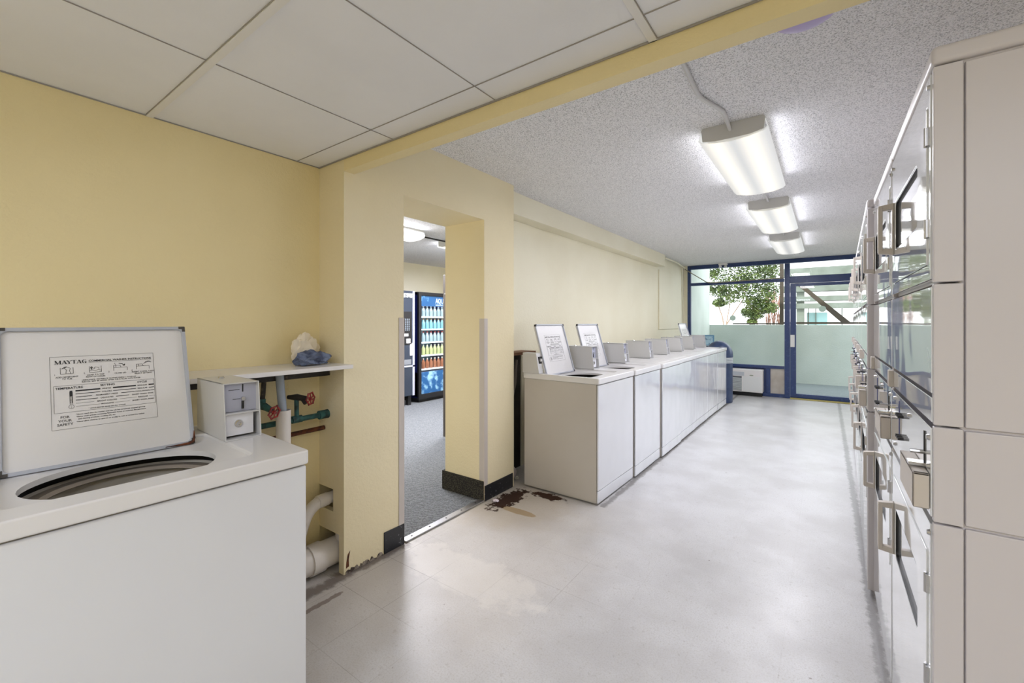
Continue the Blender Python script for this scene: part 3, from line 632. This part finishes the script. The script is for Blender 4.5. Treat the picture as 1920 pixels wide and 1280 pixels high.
# ================================================================ alcove shelf and plumbing
SZ = 1.113
tag(MB().box(XW + .001, -1.963, .30, YP - .002, SZ - .020, SZ).build('wall_shelf', M_LAM, bev=.002), 'white laminate shelf on the alcove wall above the pipes', 'shelf')
rl = thing('shelf_rail', 'black iron rail with bolts under the right end of the white shelf', 'rail', (0, 0, 0))
MB().box(-2.225, -2.175, .55, YP - .003, SZ - .024, SZ - .0205).box(-2.18, -2.175, .55, YP - .003, SZ - .070, SZ - .024).build('angle_iron', M_IRON, rl, bev=.001)
for y in (1.05, 1.08, 1.12, .86): MB().lathe([(.0001, .006), (.005, .005), (.006, 0)], seg=8).xf(Matrix.Translation((-2.175, y, SZ - .04)) @ Matrix.Rotation(R(90), 4, 'Y')).build('bolt', M_CHROME, rl)
tag(crumple('crumpled_paper_towel', mat('cream_tissue', (236, 226, 208), .9), (-2.215, 1.205, SZ + .0), .064, 11, (.6, 1.0, 1.25)), 'crumpled cream paper towel at the back of the white shelf', 'paper towel')
tag(crumple('wad_of_lint', mat('blue_grey_lint', (112, 124, 150), .95, bump=(90, .8, .006), vary=(22, (70, 78, 104), .4, .6)), (-2.10, 1.175, SZ), .062, 23, (.75, 1.35, .62)), 'blue grey wad of dryer lint on the white shelf, in front of the paper', 'lint')
# water pipes
def wheel(parent, c, ax=(1, 0, 0), r=.030):
    b = MB(); 
    for k in range(6):
        a = 2 * math.pi * k / 6
        b.tube([(math.cos(a + q) * r * (1.12 if abs(q) < .2 else .92), math.sin(a + q) * r * (1.12 if abs(q) < .2 else .92), 0) for q in (-.55, -.25, 0, .25, .55)], .0042, 6)
        b.tube([(0, 0, 0), (math.cos(a + .52) * r * .95, math.sin(a + .52) * r * .95, 0)], .003, 6)
    b.lathe([(.0001, .006), (.008, .006), (.010, -.006), (.0001, -.006)], seg=12)
    q = Vector((0, 0, 1)).rotation_difference(Vector(ax)).to_matrix().to_4x4()
    return b.xf(Matrix.Translation(c) @ q).build('hand_wheel', M_RED, parent, smooth=True)
v1 = thing('water_valve', 'dark water valve with a red wheel hanging from the rail beside the washer', 'valve', (0, 0, 0), 0, 'red wheeled water valves')
MB().tube([(-2.20, .99, 1.05), (-2.20, .985, .98), (-2.20, .978, .93)], .011, 10).build('pipe', M_IRON, v1, smooth=True)
MB().tube([(-2.20, .978, .96), (-2.20, .978, .915)], .019, 10).tube([(-2.23, .93, .945), (-2.18, .985, .925), (-2.13, .995, .910)], [.014, .018, .012], 10).build('valve_body', M_TEAL, v1, smooth=True)
wheel(v1, (-2.115, .998, .903), (.9, .3, -.2))
v2 = thing('water_valve', 'dark water valve with a red wheel on the green pipe near the pillar', 'valve', (0, 0, 0), 0, 'red wheeled water valves')
MB().tube([(-2.20, 1.150, .846), (-2.20, 1.149, .935)], .011, 10).build('pipe', M_TEAL, v2, smooth=True)
MB().tube([(-2.24, 1.125, .945), (-2.20, 1.150, .945), (-2.15, 1.175, .940)], [.010, .017, .012], 10).tube([(-2.17, 1.165, .935), (-2.15, 1.17, .915)], .010, 8).build('valve_body', M_IRON, v2, smooth=True)
wheel(v2, (-2.13, 1.185, .940), (.85, .4, .0))
tp = thing('copper_water_pipe', 'green corroded horizontal water pipe running across the alcove wall', 'pipe', (0, 0, 0))
MB().tube([(-2.20, .45, .822), (-2.20, 1.30, .832)], .014, 12).build('pipe', M_TEAL, tp, smooth=True)
MB().tube([(-2.20, 1.125, .832), (-2.20, 1.175, .832)], .019, 12).build('fitting', M_TEAL, tp, smooth=True)
MB().tube([(-2.20, 1.27, .832), (-2.20, YP - .001, .833)], .024, 12).build('fitting', M_TEAL, tp, smooth=True)
tag(MB().tube([(-2.235, .45, .742), (-2.235, YP - .001, .752)], .012, 10).build('rusty_pipe', M_RUST, smooth=True), 'rusty brown pipe running below the green water pipe', 'pipe')
sp = thing('standpipe', 'white plastic standpipe rising beside the foreground washer with a hose in it', 'pipe', (-2.15, 1.058, 0))
MB().lathe([(.033, .153), (.033, .90), (.028, .90), (.028, .6)], seg=24).build('pipe', M_PVC, sp, smooth=True)
MB().tube([(0, 0, .72), (0, -.002, .88), (-.01, -.008, 1.0), (-.02, -.01, SZ - .03)], .019, 12).build('hose', M_HOSE, sp, smooth=True)
# drains
def bend(pts, r, n=8):
    out = []
    P = [Vector(p) for p in pts]
    out.append(P[0])
    for a, b, c in zip(P, P[1:], P[2:]):
        d1 = (a - b).normalized() * r; d2 = (c - b).normalized() * r
        for k in range(n + 1):
            t = k / n; out.append((b + d1) * (1 - t) ** 2 + b * 2 * t * (1 - t) + (b + d2) * t ** 2)
    out.append(P[-1]); return out
u1 = thing('drain_pipe', 'slim white drain pipe curving into the upper hole of the pillar', 'pipe', (0, 0, 0))
MB().tube(bend([(-2.20, 1.42, .375), (-2.20, 1.22, .365), (-2.20, 1.16, .22), (-2.20, 1.155, .18)], .075), .031, 16).build('pipe', M_PVC, u1, smooth=True)
MB().tube([(-2.20, 1.262, .367), (-2.20, 1.318, .370)], .0345, 16).build('coupling', M_PVC, u1, smooth=True)
MB().tube([(-2.20, 1.160, .225), (-2.20, 1.156, .183)], .0345, 16).build('coupling', M_PVC, u1, smooth=True)
u2 = thing('drain_pipe', 'thick white drain pipe lying on the floor into the lower hole of the pillar', 'pipe', (0, 0, 0))
MB().tube([(-2.185, .70, .082), (-2.185, 1.41, .082)], .070, 24).build('pipe', M_PVC, u2, smooth=True)
MB().tube([(-2.185, 1.20, .082), (-2.185, 1.27, .082)], .078, 24).build('coupling', M_PVC, u2, smooth=True)
MB().tube([(-2.165, 1.375, .08), (-2.165, 1.38, .19)], .030, 16).build('riser', M_PVC, u2, smooth=True)

# ================================================================ dryers
DW = .70
def make_dryer(name, label, loc, rz, group):
    """front face at local x=0 facing -x; width along +y; body goes +x"""
    t = thing(name, label, 'stacked dryer', loc, rz, group)
    D = .72; W_ = DW - .004
    Z = [.03, .895, 1.105, 1.415, 1.885]
    # side and rear sheet metal
    c = MB().box(.049, D, .004, W_ - .004, .03, .893).box(.049, D, .004, W_ - .004, .899, 1.100).box(.049, D, .004, W_ - .004, 1.106, 1.882)
    c.box(.04, D - .02, .012, W_ - .012, 0, 1.90)
    for z0, z1 in ((.10, .80), (1.20, 1.80)):   # raised rib of the embossed side panel
        pass
    cab = c.build('cabinet', M_DRYS, t, bev=.003, seg=2)
    e = MB()
    for z0, z1 in ((.08, .83), (1.17, 1.835)):
        o_ = rr(.155, D - .05, z0, z1, .03); i_ = rr(.161, D - .056, z0 + .006, z1 - .006, .026)
        e.plate(o_, i_, 0, .0015)
    e.xf(Matrix(((1, 0, 0, 0), (0, 0, 1, .0025), (0, 1, 0, 0), (0, 0, 0, 1)))).build('embossed_rib', M_DRYS, t)
    MB().box(-.004, D + .004, -.002, W_ + .002, 1.888, 1.928).build('top_cap', M_DRYS, t, bev=.010, seg=3)
    # corner posts, front frame
    for a, b_ in ((.03, .893), (.897, 1.103), (1.107, 1.413), (1.417, 1.884)):
        MB().box(-.0005, .046, 0, .016, a, b_).box(-.0005, .046, W_ - .005, W_, a, b_).box(.013, .046, .010, W_ - .004, a, b_).build('front_frame', M_DRYS, t, bev=.005, seg=3)
    MX = Matrix(((0, 0, -1, 0), (1, 0, 0, 0), (0, 1, 0, 0), (0, 0, 0, 1)))
    for nm, z0, za, zb in (('lower_front_panel', .46, .06, .885), ('upper_front_panel', 1.46, 1.425, 1.878)):
        MB().plate(rr(.018, W_ - .006, za, zb, .004), rr(.044, .653, z0 - .001, z0 + .356, .010), -.013, .003).xf(MX).build(nm, M_DRY, t, bev=.001, seg=1)
    MB().box(-.003, 0, .006, W_ - .006, 1.175, 1.408).build('access_panel', M_DRY, t, bev=.001, seg=1)
    MB().box(-.003, 0, .006, W_ - .05, 1.112, 1.165).build('access_strip', M_DRY, t, bev=.001, seg=1)
    MB().box(-.016, -.0005, W_ - .045, W_ - .008, 1.110, 1.166).build('lint_pull', M_DRYH, t, bev=.002)
    cp = MB().box(-.004, 0, .008, W_ - .006, .905, 1.098).build('control_panel', M_DRY, t, bev=.001, seg=1)
    for z0 in (.46, 1.46):
        d = MB()
        ri = rr(.165, .585, z0 + .105, z0 + .262, .02); ro = rr(.045, .650, z0, z0 + .355, .012)
        d.plate(ro, ri, -.012, .0055).xf(MX)
        dd = d.build('door', M_DRY, t, bev=.002, seg=2)
        MB().prism(rr(.163, .587, z0 + .103, z0 + .264, .02), .002, .004, 'x').build('window', M_DGLASS, dd)
        MB().plate(rr(.164, .586, z0 + .104, z0 + .263, .021), rr(.169, .581, z0 + .109, z0 + .258, .017), -.003, .0042).xf(MX).build('window_gasket', M_BLACK, dd)
        for hz_ in (.06, .265):
            h = MB().box(-.0085, -.003, .030, .050, z0 + hz_, z0 + hz_ + .04)
            h.tube([(-.008, .040, z0 + hz_ - .002), (-.008, .040, z0 + hz_ + .042)], .003, 8)
            h.build('hinge', M_ALU, dd)
        yh = .628; ha, hb = z0 + .102, z0 + .262
        hd = MB().box(-.046, -.034, yh - .013, yh + .013, ha + .004, hb - .004).prism([(-.046, ha), (-.006, ha - .006), (-.006, ha + .014), (-.042, ha + .016)], yh - .011, yh + .011, 'y').prism([(-.046, hb), (-.006, hb + .006), (-.006, hb - .014), (-.042, hb - .016)], yh - .011, yh + .011, 'y').box(-.010, -.0055, yh - .011, yh + .011, ha - .006, hb + .006)
        hd.build('handle', M_DRYH, dd, bev=.002)
    # two coin boxes and slides: one for each drum
    for y0 in (.012,):
        cb = MB().box(-.032, -.0045, y0, y0 + .010, .918, .996).box(-.032, -.028, y0, y0 + .205, .918, .996) .box(-.032, -.0045, y0, y0 + .205, .990, .996).box(-.032, -.0045, y0, y0 + .205, .918, .922).box(-.032, -.0045, y0 + .1, y0 + .104, .918, .996)
        co = cb.build('coin_box', M_DRYH, cp, bev=.002)
    MB().box(-.0062, -.004, .070, .078, .999, 1.080).build('coin_slot', M_BLACK, cp)
    MB().tube([(-.004, .074, 1.030), (-.030, .074, 1.030)], .005, 8).box(-.034, -.004, .060, .090, 1.000, 1.007).build('coin_slide', M_CHROME, cp)
    for yb in (.415, .44, .465):
        for zb in (1.050, .985):
            MB().tube([(-.004, yb, zb), (-.017, yb, zb)], .0048, 8).build('push_button', M_BLACK, cp, smooth=True)
    MB().box(-.0055, -.004, .50, .503, .965, 1.085).build('indicator_line', mat('blue_line', (50, 60, 130), .5) if 'blue_line' not in bpy.data.materials else bpy.data.materials['blue_line'], cp)
    for yb, zb in ((.025, 1.075), (.30, 1.075), (.30, .93), (.60, 1.08), (.60, .93), (.022, 1.012)):
        MB().lathe([(.0001, .005), (.005, .005), (.007, 0)], seg=10).xf(Matrix.Translation((-.004, yb, zb)) @ Matrix.Rotation(R(-90), 4, 'Y')).build('bolt', M_ALU, cp, smooth=True)
    for yb, zb in ((.025, 1.85), (.66, 1.85), (.022, .865), (.35, .865)):
        MB().lathe([(.0001, .005), (.005, .005), (.007, 0)], seg=10).xf(Matrix.Translation((-.003, yb, zb)) @ Matrix.Rotation(R(-90), 4, 'Y')).build('bolt', M_ALU, t, smooth=True)
    return t
GD = 'stacked coin dryers along the right wall'
d1 = make_dryer('stacked_dryer', 'stacked white coin dryers in right foreground, the nearest of the row', (.190, 1.297, 0), 0, GD)
dup(d1, (.190, 2.000, 0), 0, 'stacked white coin dryers, second from the camera in the right row', GD)
names = ('third from the camera, where the row steps forward', 'fourth from the camera in the right row', 'fifth from the camera in the right row', 'sixth from the camera, last but one in the right row', 'seventh and last of the right row, nearest the glass door')
a_ = R(-1.45)
for i, s in enumerate(names):
    q = .702 * i
    dup(d1, (.166 - math.sin(a_) * q, 2.722 + math.cos(a_) * q, 0), a_, 'stacked white coin dryers, ' + s, GD)

# ================================================================ ceiling fixtures
def wrap_light(label, x, y0, y1, lens, watts, group, w=.175, room='laundry'):
    t = thing('ceiling_light', label, 'ceiling light', (x, y0, H), 0, group); L = y1 - y0
    hp = [(-w * .92, -.012), (-w * .86, 0), (w * .86, 0), (w * .92, -.012), (w * .88, -.075), (w * .5, -.088), (-w * .5, -.088), (-w * .88, -.075)]
    MB().prism(hp, 0, .012, 'y').prism(hp, L - .012, L, 'y').box(-w * .84, w * .84, .012, L - .012, -.020, -.001).build('housing', M_HOUS, t, bev=.002)
    pr = [(-w * .93, -.028), (-w, -.070), (-w * .90, -.088), (-w * .5, -.104), (0, -.110), (w * .5, -.104), (w * .90, -.088), (w, -.070), (w * .93, -.028)]
    m = MB(); k = 6; rings = []
    for j in range(2):
        yy = -.006 + j * (L + .012); rings.append([m.bm.verts.new((a, yy, b)) for a, b in pr])
    inn = [[m.bm.verts.new((a * .975, -.006 + j * (L + .012), b + .004)) for a, b in pr] for j in range(2)]
    for i in range(len(pr) - 1):
        m.bm.faces.new([rings[0][i], rings[0][i + 1], rings[1][i + 1], rings[1][i]]); m.bm.faces.new([inn[0][i], inn[1][i], inn[1][i + 1], inn[0][i + 1]])
        for j in range(2): m.bm.faces.new([rings[j][i], rings[j][i + 1], inn[j][i + 1], inn[j][i]])
    for i in (0, -1): m.bm.faces.new([rings[0][i], rings[1][i], inn[1][i], inn[0][i]])
    m.build('lens', lens, t, smooth=True)
    l = area('lamp_light', (x, (y0 + y1) / 2, H - .118), w * 1.8, L * .95, watts)
    for sgn in (-1, 1):     # the lens also throws light sideways on to the ceiling
        area('lamp_side_light', (x + sgn * (w + .006), (y0 + y1) / 2, H - .062), .03, L * .9, watts * .03, rot=(0, R(-90) * sgn * -1, 0)).rotation_euler = (0, R(-100 * sgn), 0)
    return t
GL = 'wraparound ceiling lights of the laundry'
wrap_light('wraparound ceiling light nearest the camera, with two warm tubes glowing', -.42, 2.655, 3.865, M_LENS, LAMP_W, GL)
wrap_light('wraparound ceiling light in the middle of the line of three', -.42, 4.50, 5.71, M_LENS, LAMP_W, GL)
wrap_light('dimmer wraparound ceiling light nearest the window wall', -.42, 6.35, 7.56, M_LENS_DIM, LAMP_W * .8, GL)
GV = 'ceiling lights of the room beyond the doorway'
wrap_light('bright ceiling light cut by the left edge of the doorway', -4.12, 2.42, 3.62, M_LENS_HOT, 130, GV, .19)
wrap_light('bright ceiling light behind the first one beyond the doorway', -4.12, 4.20, 5.40, M_LENS_HOT, 130, GV, .19)
def fill_panel(x, y, lab):  # unseen panel added behind the camera as fill light
    t = thing('added_fill_light', lab, 'ceiling light', (x, y, HD), 0, 'added fill lights in the lowered ceiling')
    MB().plate(rr(-.30, .30, -.60, .60, .01), rr(-.27, .27, -.57, .57, .01), -.010, -.001).build('frame', M_BAR, t)
    MB().box(-.27, .27, -.57, .57, -.006, -.002).build('diffuser', M_LENS, t)
    area('lamp_light', (x, y, HD - .02), .54, 1.14, LAMP_FILL, (.81, .86, 1.0))
fill_panel(-.73, -1.55, 'added fill light panel in the lowered tile ceiling behind the camera'); fill_panel(.7, -1.0, 'added fill light panel in the lowered tile ceiling at the right rear')
# conduits
tag(MB().tube(bend([(-.49, YB + .001, H - .012), (-.49, 1.95, H - .012), (-.50, 2.24, H - .012), (-.43, 2.47, H - .012), (-.435, 2.6, H - .014), (-.43, 2.668, H - .045)], .05), .010, 10).build('ceiling_conduit', M_COND, smooth=True), 'white conduit bending across the ceiling to the nearest light', 'conduit', 'ceiling conduits')
tag(MB().tube([(-.42, 3.87, H - .02), (-.42, 4.50, H - .02)], .010, 8).build('ceiling_conduit', M_COND, smooth=True), 'short white conduit between the nearest and middle ceiling lights', 'conduit', 'ceiling conduits')
tag(MB().tube([(-.42, 5.715, H - .02), (-.42, 6.35, H - .02)], .010, 8).build('ceiling_conduit', M_COND, smooth=True), 'short white conduit between the middle and far ceiling lights', 'conduit', 'ceiling conduits')
tag(MB().tube([(-4.12, 3.63, H - .03), (-4.12, 4.20, H - .03)], .010, 8).build('ceiling_conduit', M_DARK, smooth=True), 'thin dark conduit between the two lights beyond the doorway', 'conduit')
tag(MB().lathe([(.0001, -.045), (.06, -.043), (.092, -.030), (.098, -.012), (.098, 0)], (-.06, 1.845, H), 32).build('ceiling_dome', mat('violet_dome', (178, 160, 206), .3), smooth=True), 'round violet dome on the ceiling half hidden by the yellow beam', 'ceiling dome')
tag(MB().tube([(-2.14, 7.255, H - .05), (-2.19, 8.2, H - .03), (-2.25, 8.90, H - .045)], .012, 8).build('wall_conduit', M_CREAM, smooth=True), 'cream conduit running from the soffit to the window corner', 'conduit')
tag(MB().tube([(-2.262, 8.75, H - .05), (-2.265, 8.78, 1.9), (-2.262, 8.86, 1.6), (-2.262, 8.88, 1.0), (-2.262, 8.88, .3)], .010, 8).build('hanging_cable', M_CREAM, smooth=True), 'cream cable hanging down the wall beside the window corner', 'cable')
tag(MB().tube(bend([(-2.25, 8.93, 2.375), (-1.85, 8.955, 2.095), (-1.70, 8.96, 2.085), (-.60, 8.96, 2.112)], .05), .008, 8).build('window_cable', mat('tan_cable', (150, 142, 120), .5), smooth=True), 'tan cable slanting down to run along the window crossbar', 'cable')
em = thing('emergency_light', 'small white twin emergency light at the top of the window', 'emergency light', (-1.56, 8.90, H))
MB().box(-.075, .075, -.03, .06, -.035, -.001).build('base', M_LAM, em, bev=.004)
for x in (-.045, .045): MB().lathe([(.012, 0), (.026, -.03), (.028, -.045), (.0001, -.045)], (x, -.01, -.032), 14).build('lamp_head', M_LAM, em, smooth=True)
# air conditioner
ac = thing('air_conditioner', 'white through-wall air conditioner under the window beside the blue bin', 'air conditioner', (0, 8.78, .075))
MB().box(-1.93, -.90, 0, .215, 0, .405).build('casing', M_LAM, ac, bev=.012, seg=3)
MB().box(-1.90, -1.19, -.004, .0, .29, .36).build('air_outlet', mat('pale_grey_plastic', (190, 196, 204), .4), ac, bev=.002)
g = MB()
for k in range(13): g.prism([(-.001, .028 + k * .0175), (-.010, .031 + k * .0175), (-.001, .040 + k * .0175)], -1.90, -1.23, 'x')
MB().box(-1.90, -1.23, -.001, .001, .02, .28).build('grille_backing', mat('grille_shadow', (96, 100, 106), .7), ac)
g.build('grille', mat('grille_plastic', (198, 204, 206), .4), ac)
MB().box(-1.21, -.915, -.004, 0, .02, .28).build('control_door', mat('ac_door', (222, 224, 224), .4), ac, bev=.002)
MB().lathe([(.0001, .0), (.032, 0), (.032, .002), (.0001, .002)], seg=20, sy=.28).xf(Matrix.Translation((-1.075, -.001, .305)) @ Matrix.Rotation(R(90), 4, 'X')).build('badge', mat('badge_green', (150, 160, 140), .3), ac)
MB().box(-1.90, -.92, .06, .2, -.072, 0).build('support', M_BLACK, ac)
# bin
tc_ = thing('litter_bin', 'dark blue dome-topped litter bin at the far end of the washers', 'litter bin', (-1.452, 7.945, 0))
MB().lathe([(.195, .0), (.205, .01), (.205, .66), (.205, .755), (.19, .755)], seg=40, caps=True).build('body', M_CAN, tc_, smooth=True)
b = MB()
for k in range(4): b.lathe([(.2055, .655 + k * .024), (.2085, .658 + k * .024), (.2085, .672 + k * .024), (.2055, .675 + k * .024)], seg=40)
b.build('band', mat('pale_band', (186, 192, 196), .35), tc_, smooth=True)
MB().lathe([(.212, .757)] + [(.212 * math.cos(R(a)), .775 + .245 * math.sin(R(a))) for a in range(0, 90, 8)] + [(.0001, 1.02)], seg=40).build('dome_lid', M_CAN, tc_, smooth=True)
MB().box(.05, .225, -.13, .13, .80, .93).xf(Matrix.Rotation(R(150), 4, 'Z')).build('flap', M_CAN, tc_, bev=.006)

# ================================================================ vending machines beyond the doorway
vm = thing('drinks_machine', 'blue glass-fronted drinks vending machine with lit shelves, seen through the doorway', 'vending machine', (-5.40, 4.845, 0))
VW, VH, VD = 1.02, 1.83, .82
c = MB().box(-VD, -.03, 0, .03, .10, VH).box(-VD, -.03, VW - .03, VW, .10, VH).box(-VD, -VD + .03, 0, VW, .10, VH).box(-VD, -.03, 0, VW, VH - .05, VH).box(-VD, -.03, 0, VW, .08, .50)
c.build('cabinet', mat('deep_blue_cabinet', (22, 30, 92), .3, vary=(14, (60, 84, 160), .30, .36)), vm)
MB().box(-VD + .03, -.06, .05, VW - .05, 0, .08).build('plinth', M_BLACK, vm)
MB().plate(rr(0, VW, .06, VH, .02), rr(.055, VW - .055, .14, VH - .055, .015), 0, .05).xf(Matrix(((0, 0, 1, -.045), (1, 0, 0, 0), (0, 1, 0, 0), (0, 0, 0, 1)))).build('door_frame', M_BLACK, vm, bev=.003)
MB().box(-.028, -.024, .05, VW - .05, .50, VH - .05).build('door_glass', M_GLASS, vm)
ic = MB().box(-.027, -.022, .055, VW - .055, .14, .50).build('ice_print', mat('ice_blue_print', (34, 88, 140), .3, vary=(9, (150, 196, 224), .36, .52)), vm)
hd = MB().box(-.032, -.026, .055, VW - .055, 1.60, VH - .055).build('header_print', mat('header_blue', (32, 84, 134), .3, vary=(7, (110, 165, 205), .34, .45), emit=((50, 110, 170), .12)), vm)
tx = MB(); text_into(tx, 'AQUAFINA', .12, 0, 0, 'LEFT', .002, .72)
tx.xf(Matrix.Translation((-.0245, .40, 1.655)) @ Matrix.Rotation(R(90), 4, 'Z')).build('header_lettering', mat('white_letters', (210, 225, 235), .4), hd)
MB().box(-.0262, -.024, .40, .8, 1.615, 1.635).build('header_wave', mat('white_wave', (190, 210, 235), .4), hd)
MB().box(-VD + .04, -VD + .05, .04, VW - .04, .5, 1.60).build('back_panel', mat('pale_aqua_back', (96, 140, 158), .5), vm)
sh_z = (.55, .78, 1.0, 1.22, 1.43)
for z_ in sh_z: MB().box(-.45, -.055, .04, VW - .04, z_ - .024, z_).build('shelf', mat('lit_shelf', (220, 236, 240), .4, emit=((200, 228, 236), .22)) if 'lit_shelf' not in bpy.data.materials else bpy.data.materials['lit_shelf'], vm)  # weak glow put into the shelf colour in place of display light
area('display_tube_light', (-5.47, 5.35, 1.72), .05, .9, 2.6, (.8, .92, 1))
cols = [((150, 96, 70), 'amber tea bottle'), ((176, 184, 132), 'yellow green juice bottle'), ((150, 172, 180), 'clear water bottle'), ((120, 172, 186), 'aqua water bottle'), ((146, 166, 172), 'clear tall bottle')]
caps = [(215, 215, 210), (220, 220, 215), (150, 50, 50), (150, 120, 90), (200, 205, 210)]
shn = ('lowest', 'second', 'third', 'fourth', 'top')
for r_, z_ in enumerate(sh_z):
    m1 = mat('drink_%d' % r_, cols[r_][0], .15); m2 = mat('cap_%d' % r_, caps[r_], .4); first = None
    for k in range(7):
        lab = '%s, %s on the %s shelf of the drinks machine' % (cols[r_][1], ('leftmost', 'second from the left', 'third from the left', 'fourth from the left', 'fifth from the left', 'sixth from the left', 'last at the right')[k], shn[r_])
        loc = (-5.40 - .10, 4.845 + .10 + k * .088, z_)
        if first is None:
            first = thing('drink_bottle', lab, 'bottle', loc, 0, 'bottles on the %s shelf of the drinks machine' % shn[r_])
            MB().lathe([(.0001, 0), (.030, 0), (.033, .01), (.033, .09), (.031, .105), (.015, .145), (.013, .16), (.0001, .16)], seg=14).build('bottle_body', m1, first, smooth=True)
            MB().lathe([(.015, .152), (.015, .176), (.0001, .176)], seg=12).build('cap', m2, first, smooth=True)
        else: dup(first, loc, 0, lab, first['group'])
sm = thing('snack_machine', 'dark grey vending machine with keypad left of the drinks machine', 'vending machine', (-5.36, 3.78, 0))
MB().box(-.84, 0, 0, .93, .16, 1.83).build('cabinet', mat('charcoal_front', (46, 54, 68), .35), sm, bev=.006)
MB().box(-.02, .008, .895, .935, .16, 1.83).box(0, .008, .55, .935, .62, .645).build('trim_strip', mat('silver_trim', (176, 180, 196), .35), sm)
MB().box(0, .010, .55, .90, 1.72, 1.79).build('top_sign', mat('pale_sign', (170, 176, 180), .4, vary=(30, (60, 66, 72), .4, .5)), sm)
kp = MB().box(0, .012, .68, .87, .98, 1.50).build('payment_panel', M_BLACK, sm, bev=.002)
k = MB()
for i in range(7):
    for j in range(3): k.box(.012, .014, .735 + j * .035, .755 + j * .035, 1.20 + i * .028, 1.218 + i * .028)
k.build('keypad', mat('keys', (120, 130, 140), .4), kp)
MB().box(.012, .014, .72, .80, 1.11, 1.15).box(.012, .014, .76, .84, 1.00, 1.07).build('bill_slot', M_LAM, kp)
MB().box(0, .012, .84, .885, .80, 1.0).build('handle', M_LAM, sm)
MB().box(0, .012, .72, .86, .66, .74).build('coin_return', mat('coin_return', (120, 124, 130), .4), sm)
for y in (.06, .87): MB().box(-.1, -.04, y - .03, y + .03, 0, .16).box(-.8, -.74, y - .03, y + .03, 0, .16).build('leg', M_BLACK, sm)
fm = thing('dark_cabinet_machine', 'dark tall machine edge just inside the doorway beside the right jamb', 'vending machine', (-3.60, 3.60, 0))
MB().box(0, .85, 0, .8, .0, 1.88).build('cabinet', mat('brown_black', (62, 56, 50), .5), fm, bev=.004)
b = MB()
for z_ in (.75, 1.3, 1.66): b.lathe([(.0001, .004), (.008, .004), (.010, 0)], seg=8).xf(Matrix.Translation((.03, 0, z_)) @ Matrix.Rotation(R(90), 4, 'X'))
b.build('bolt', M_ALU, fm)
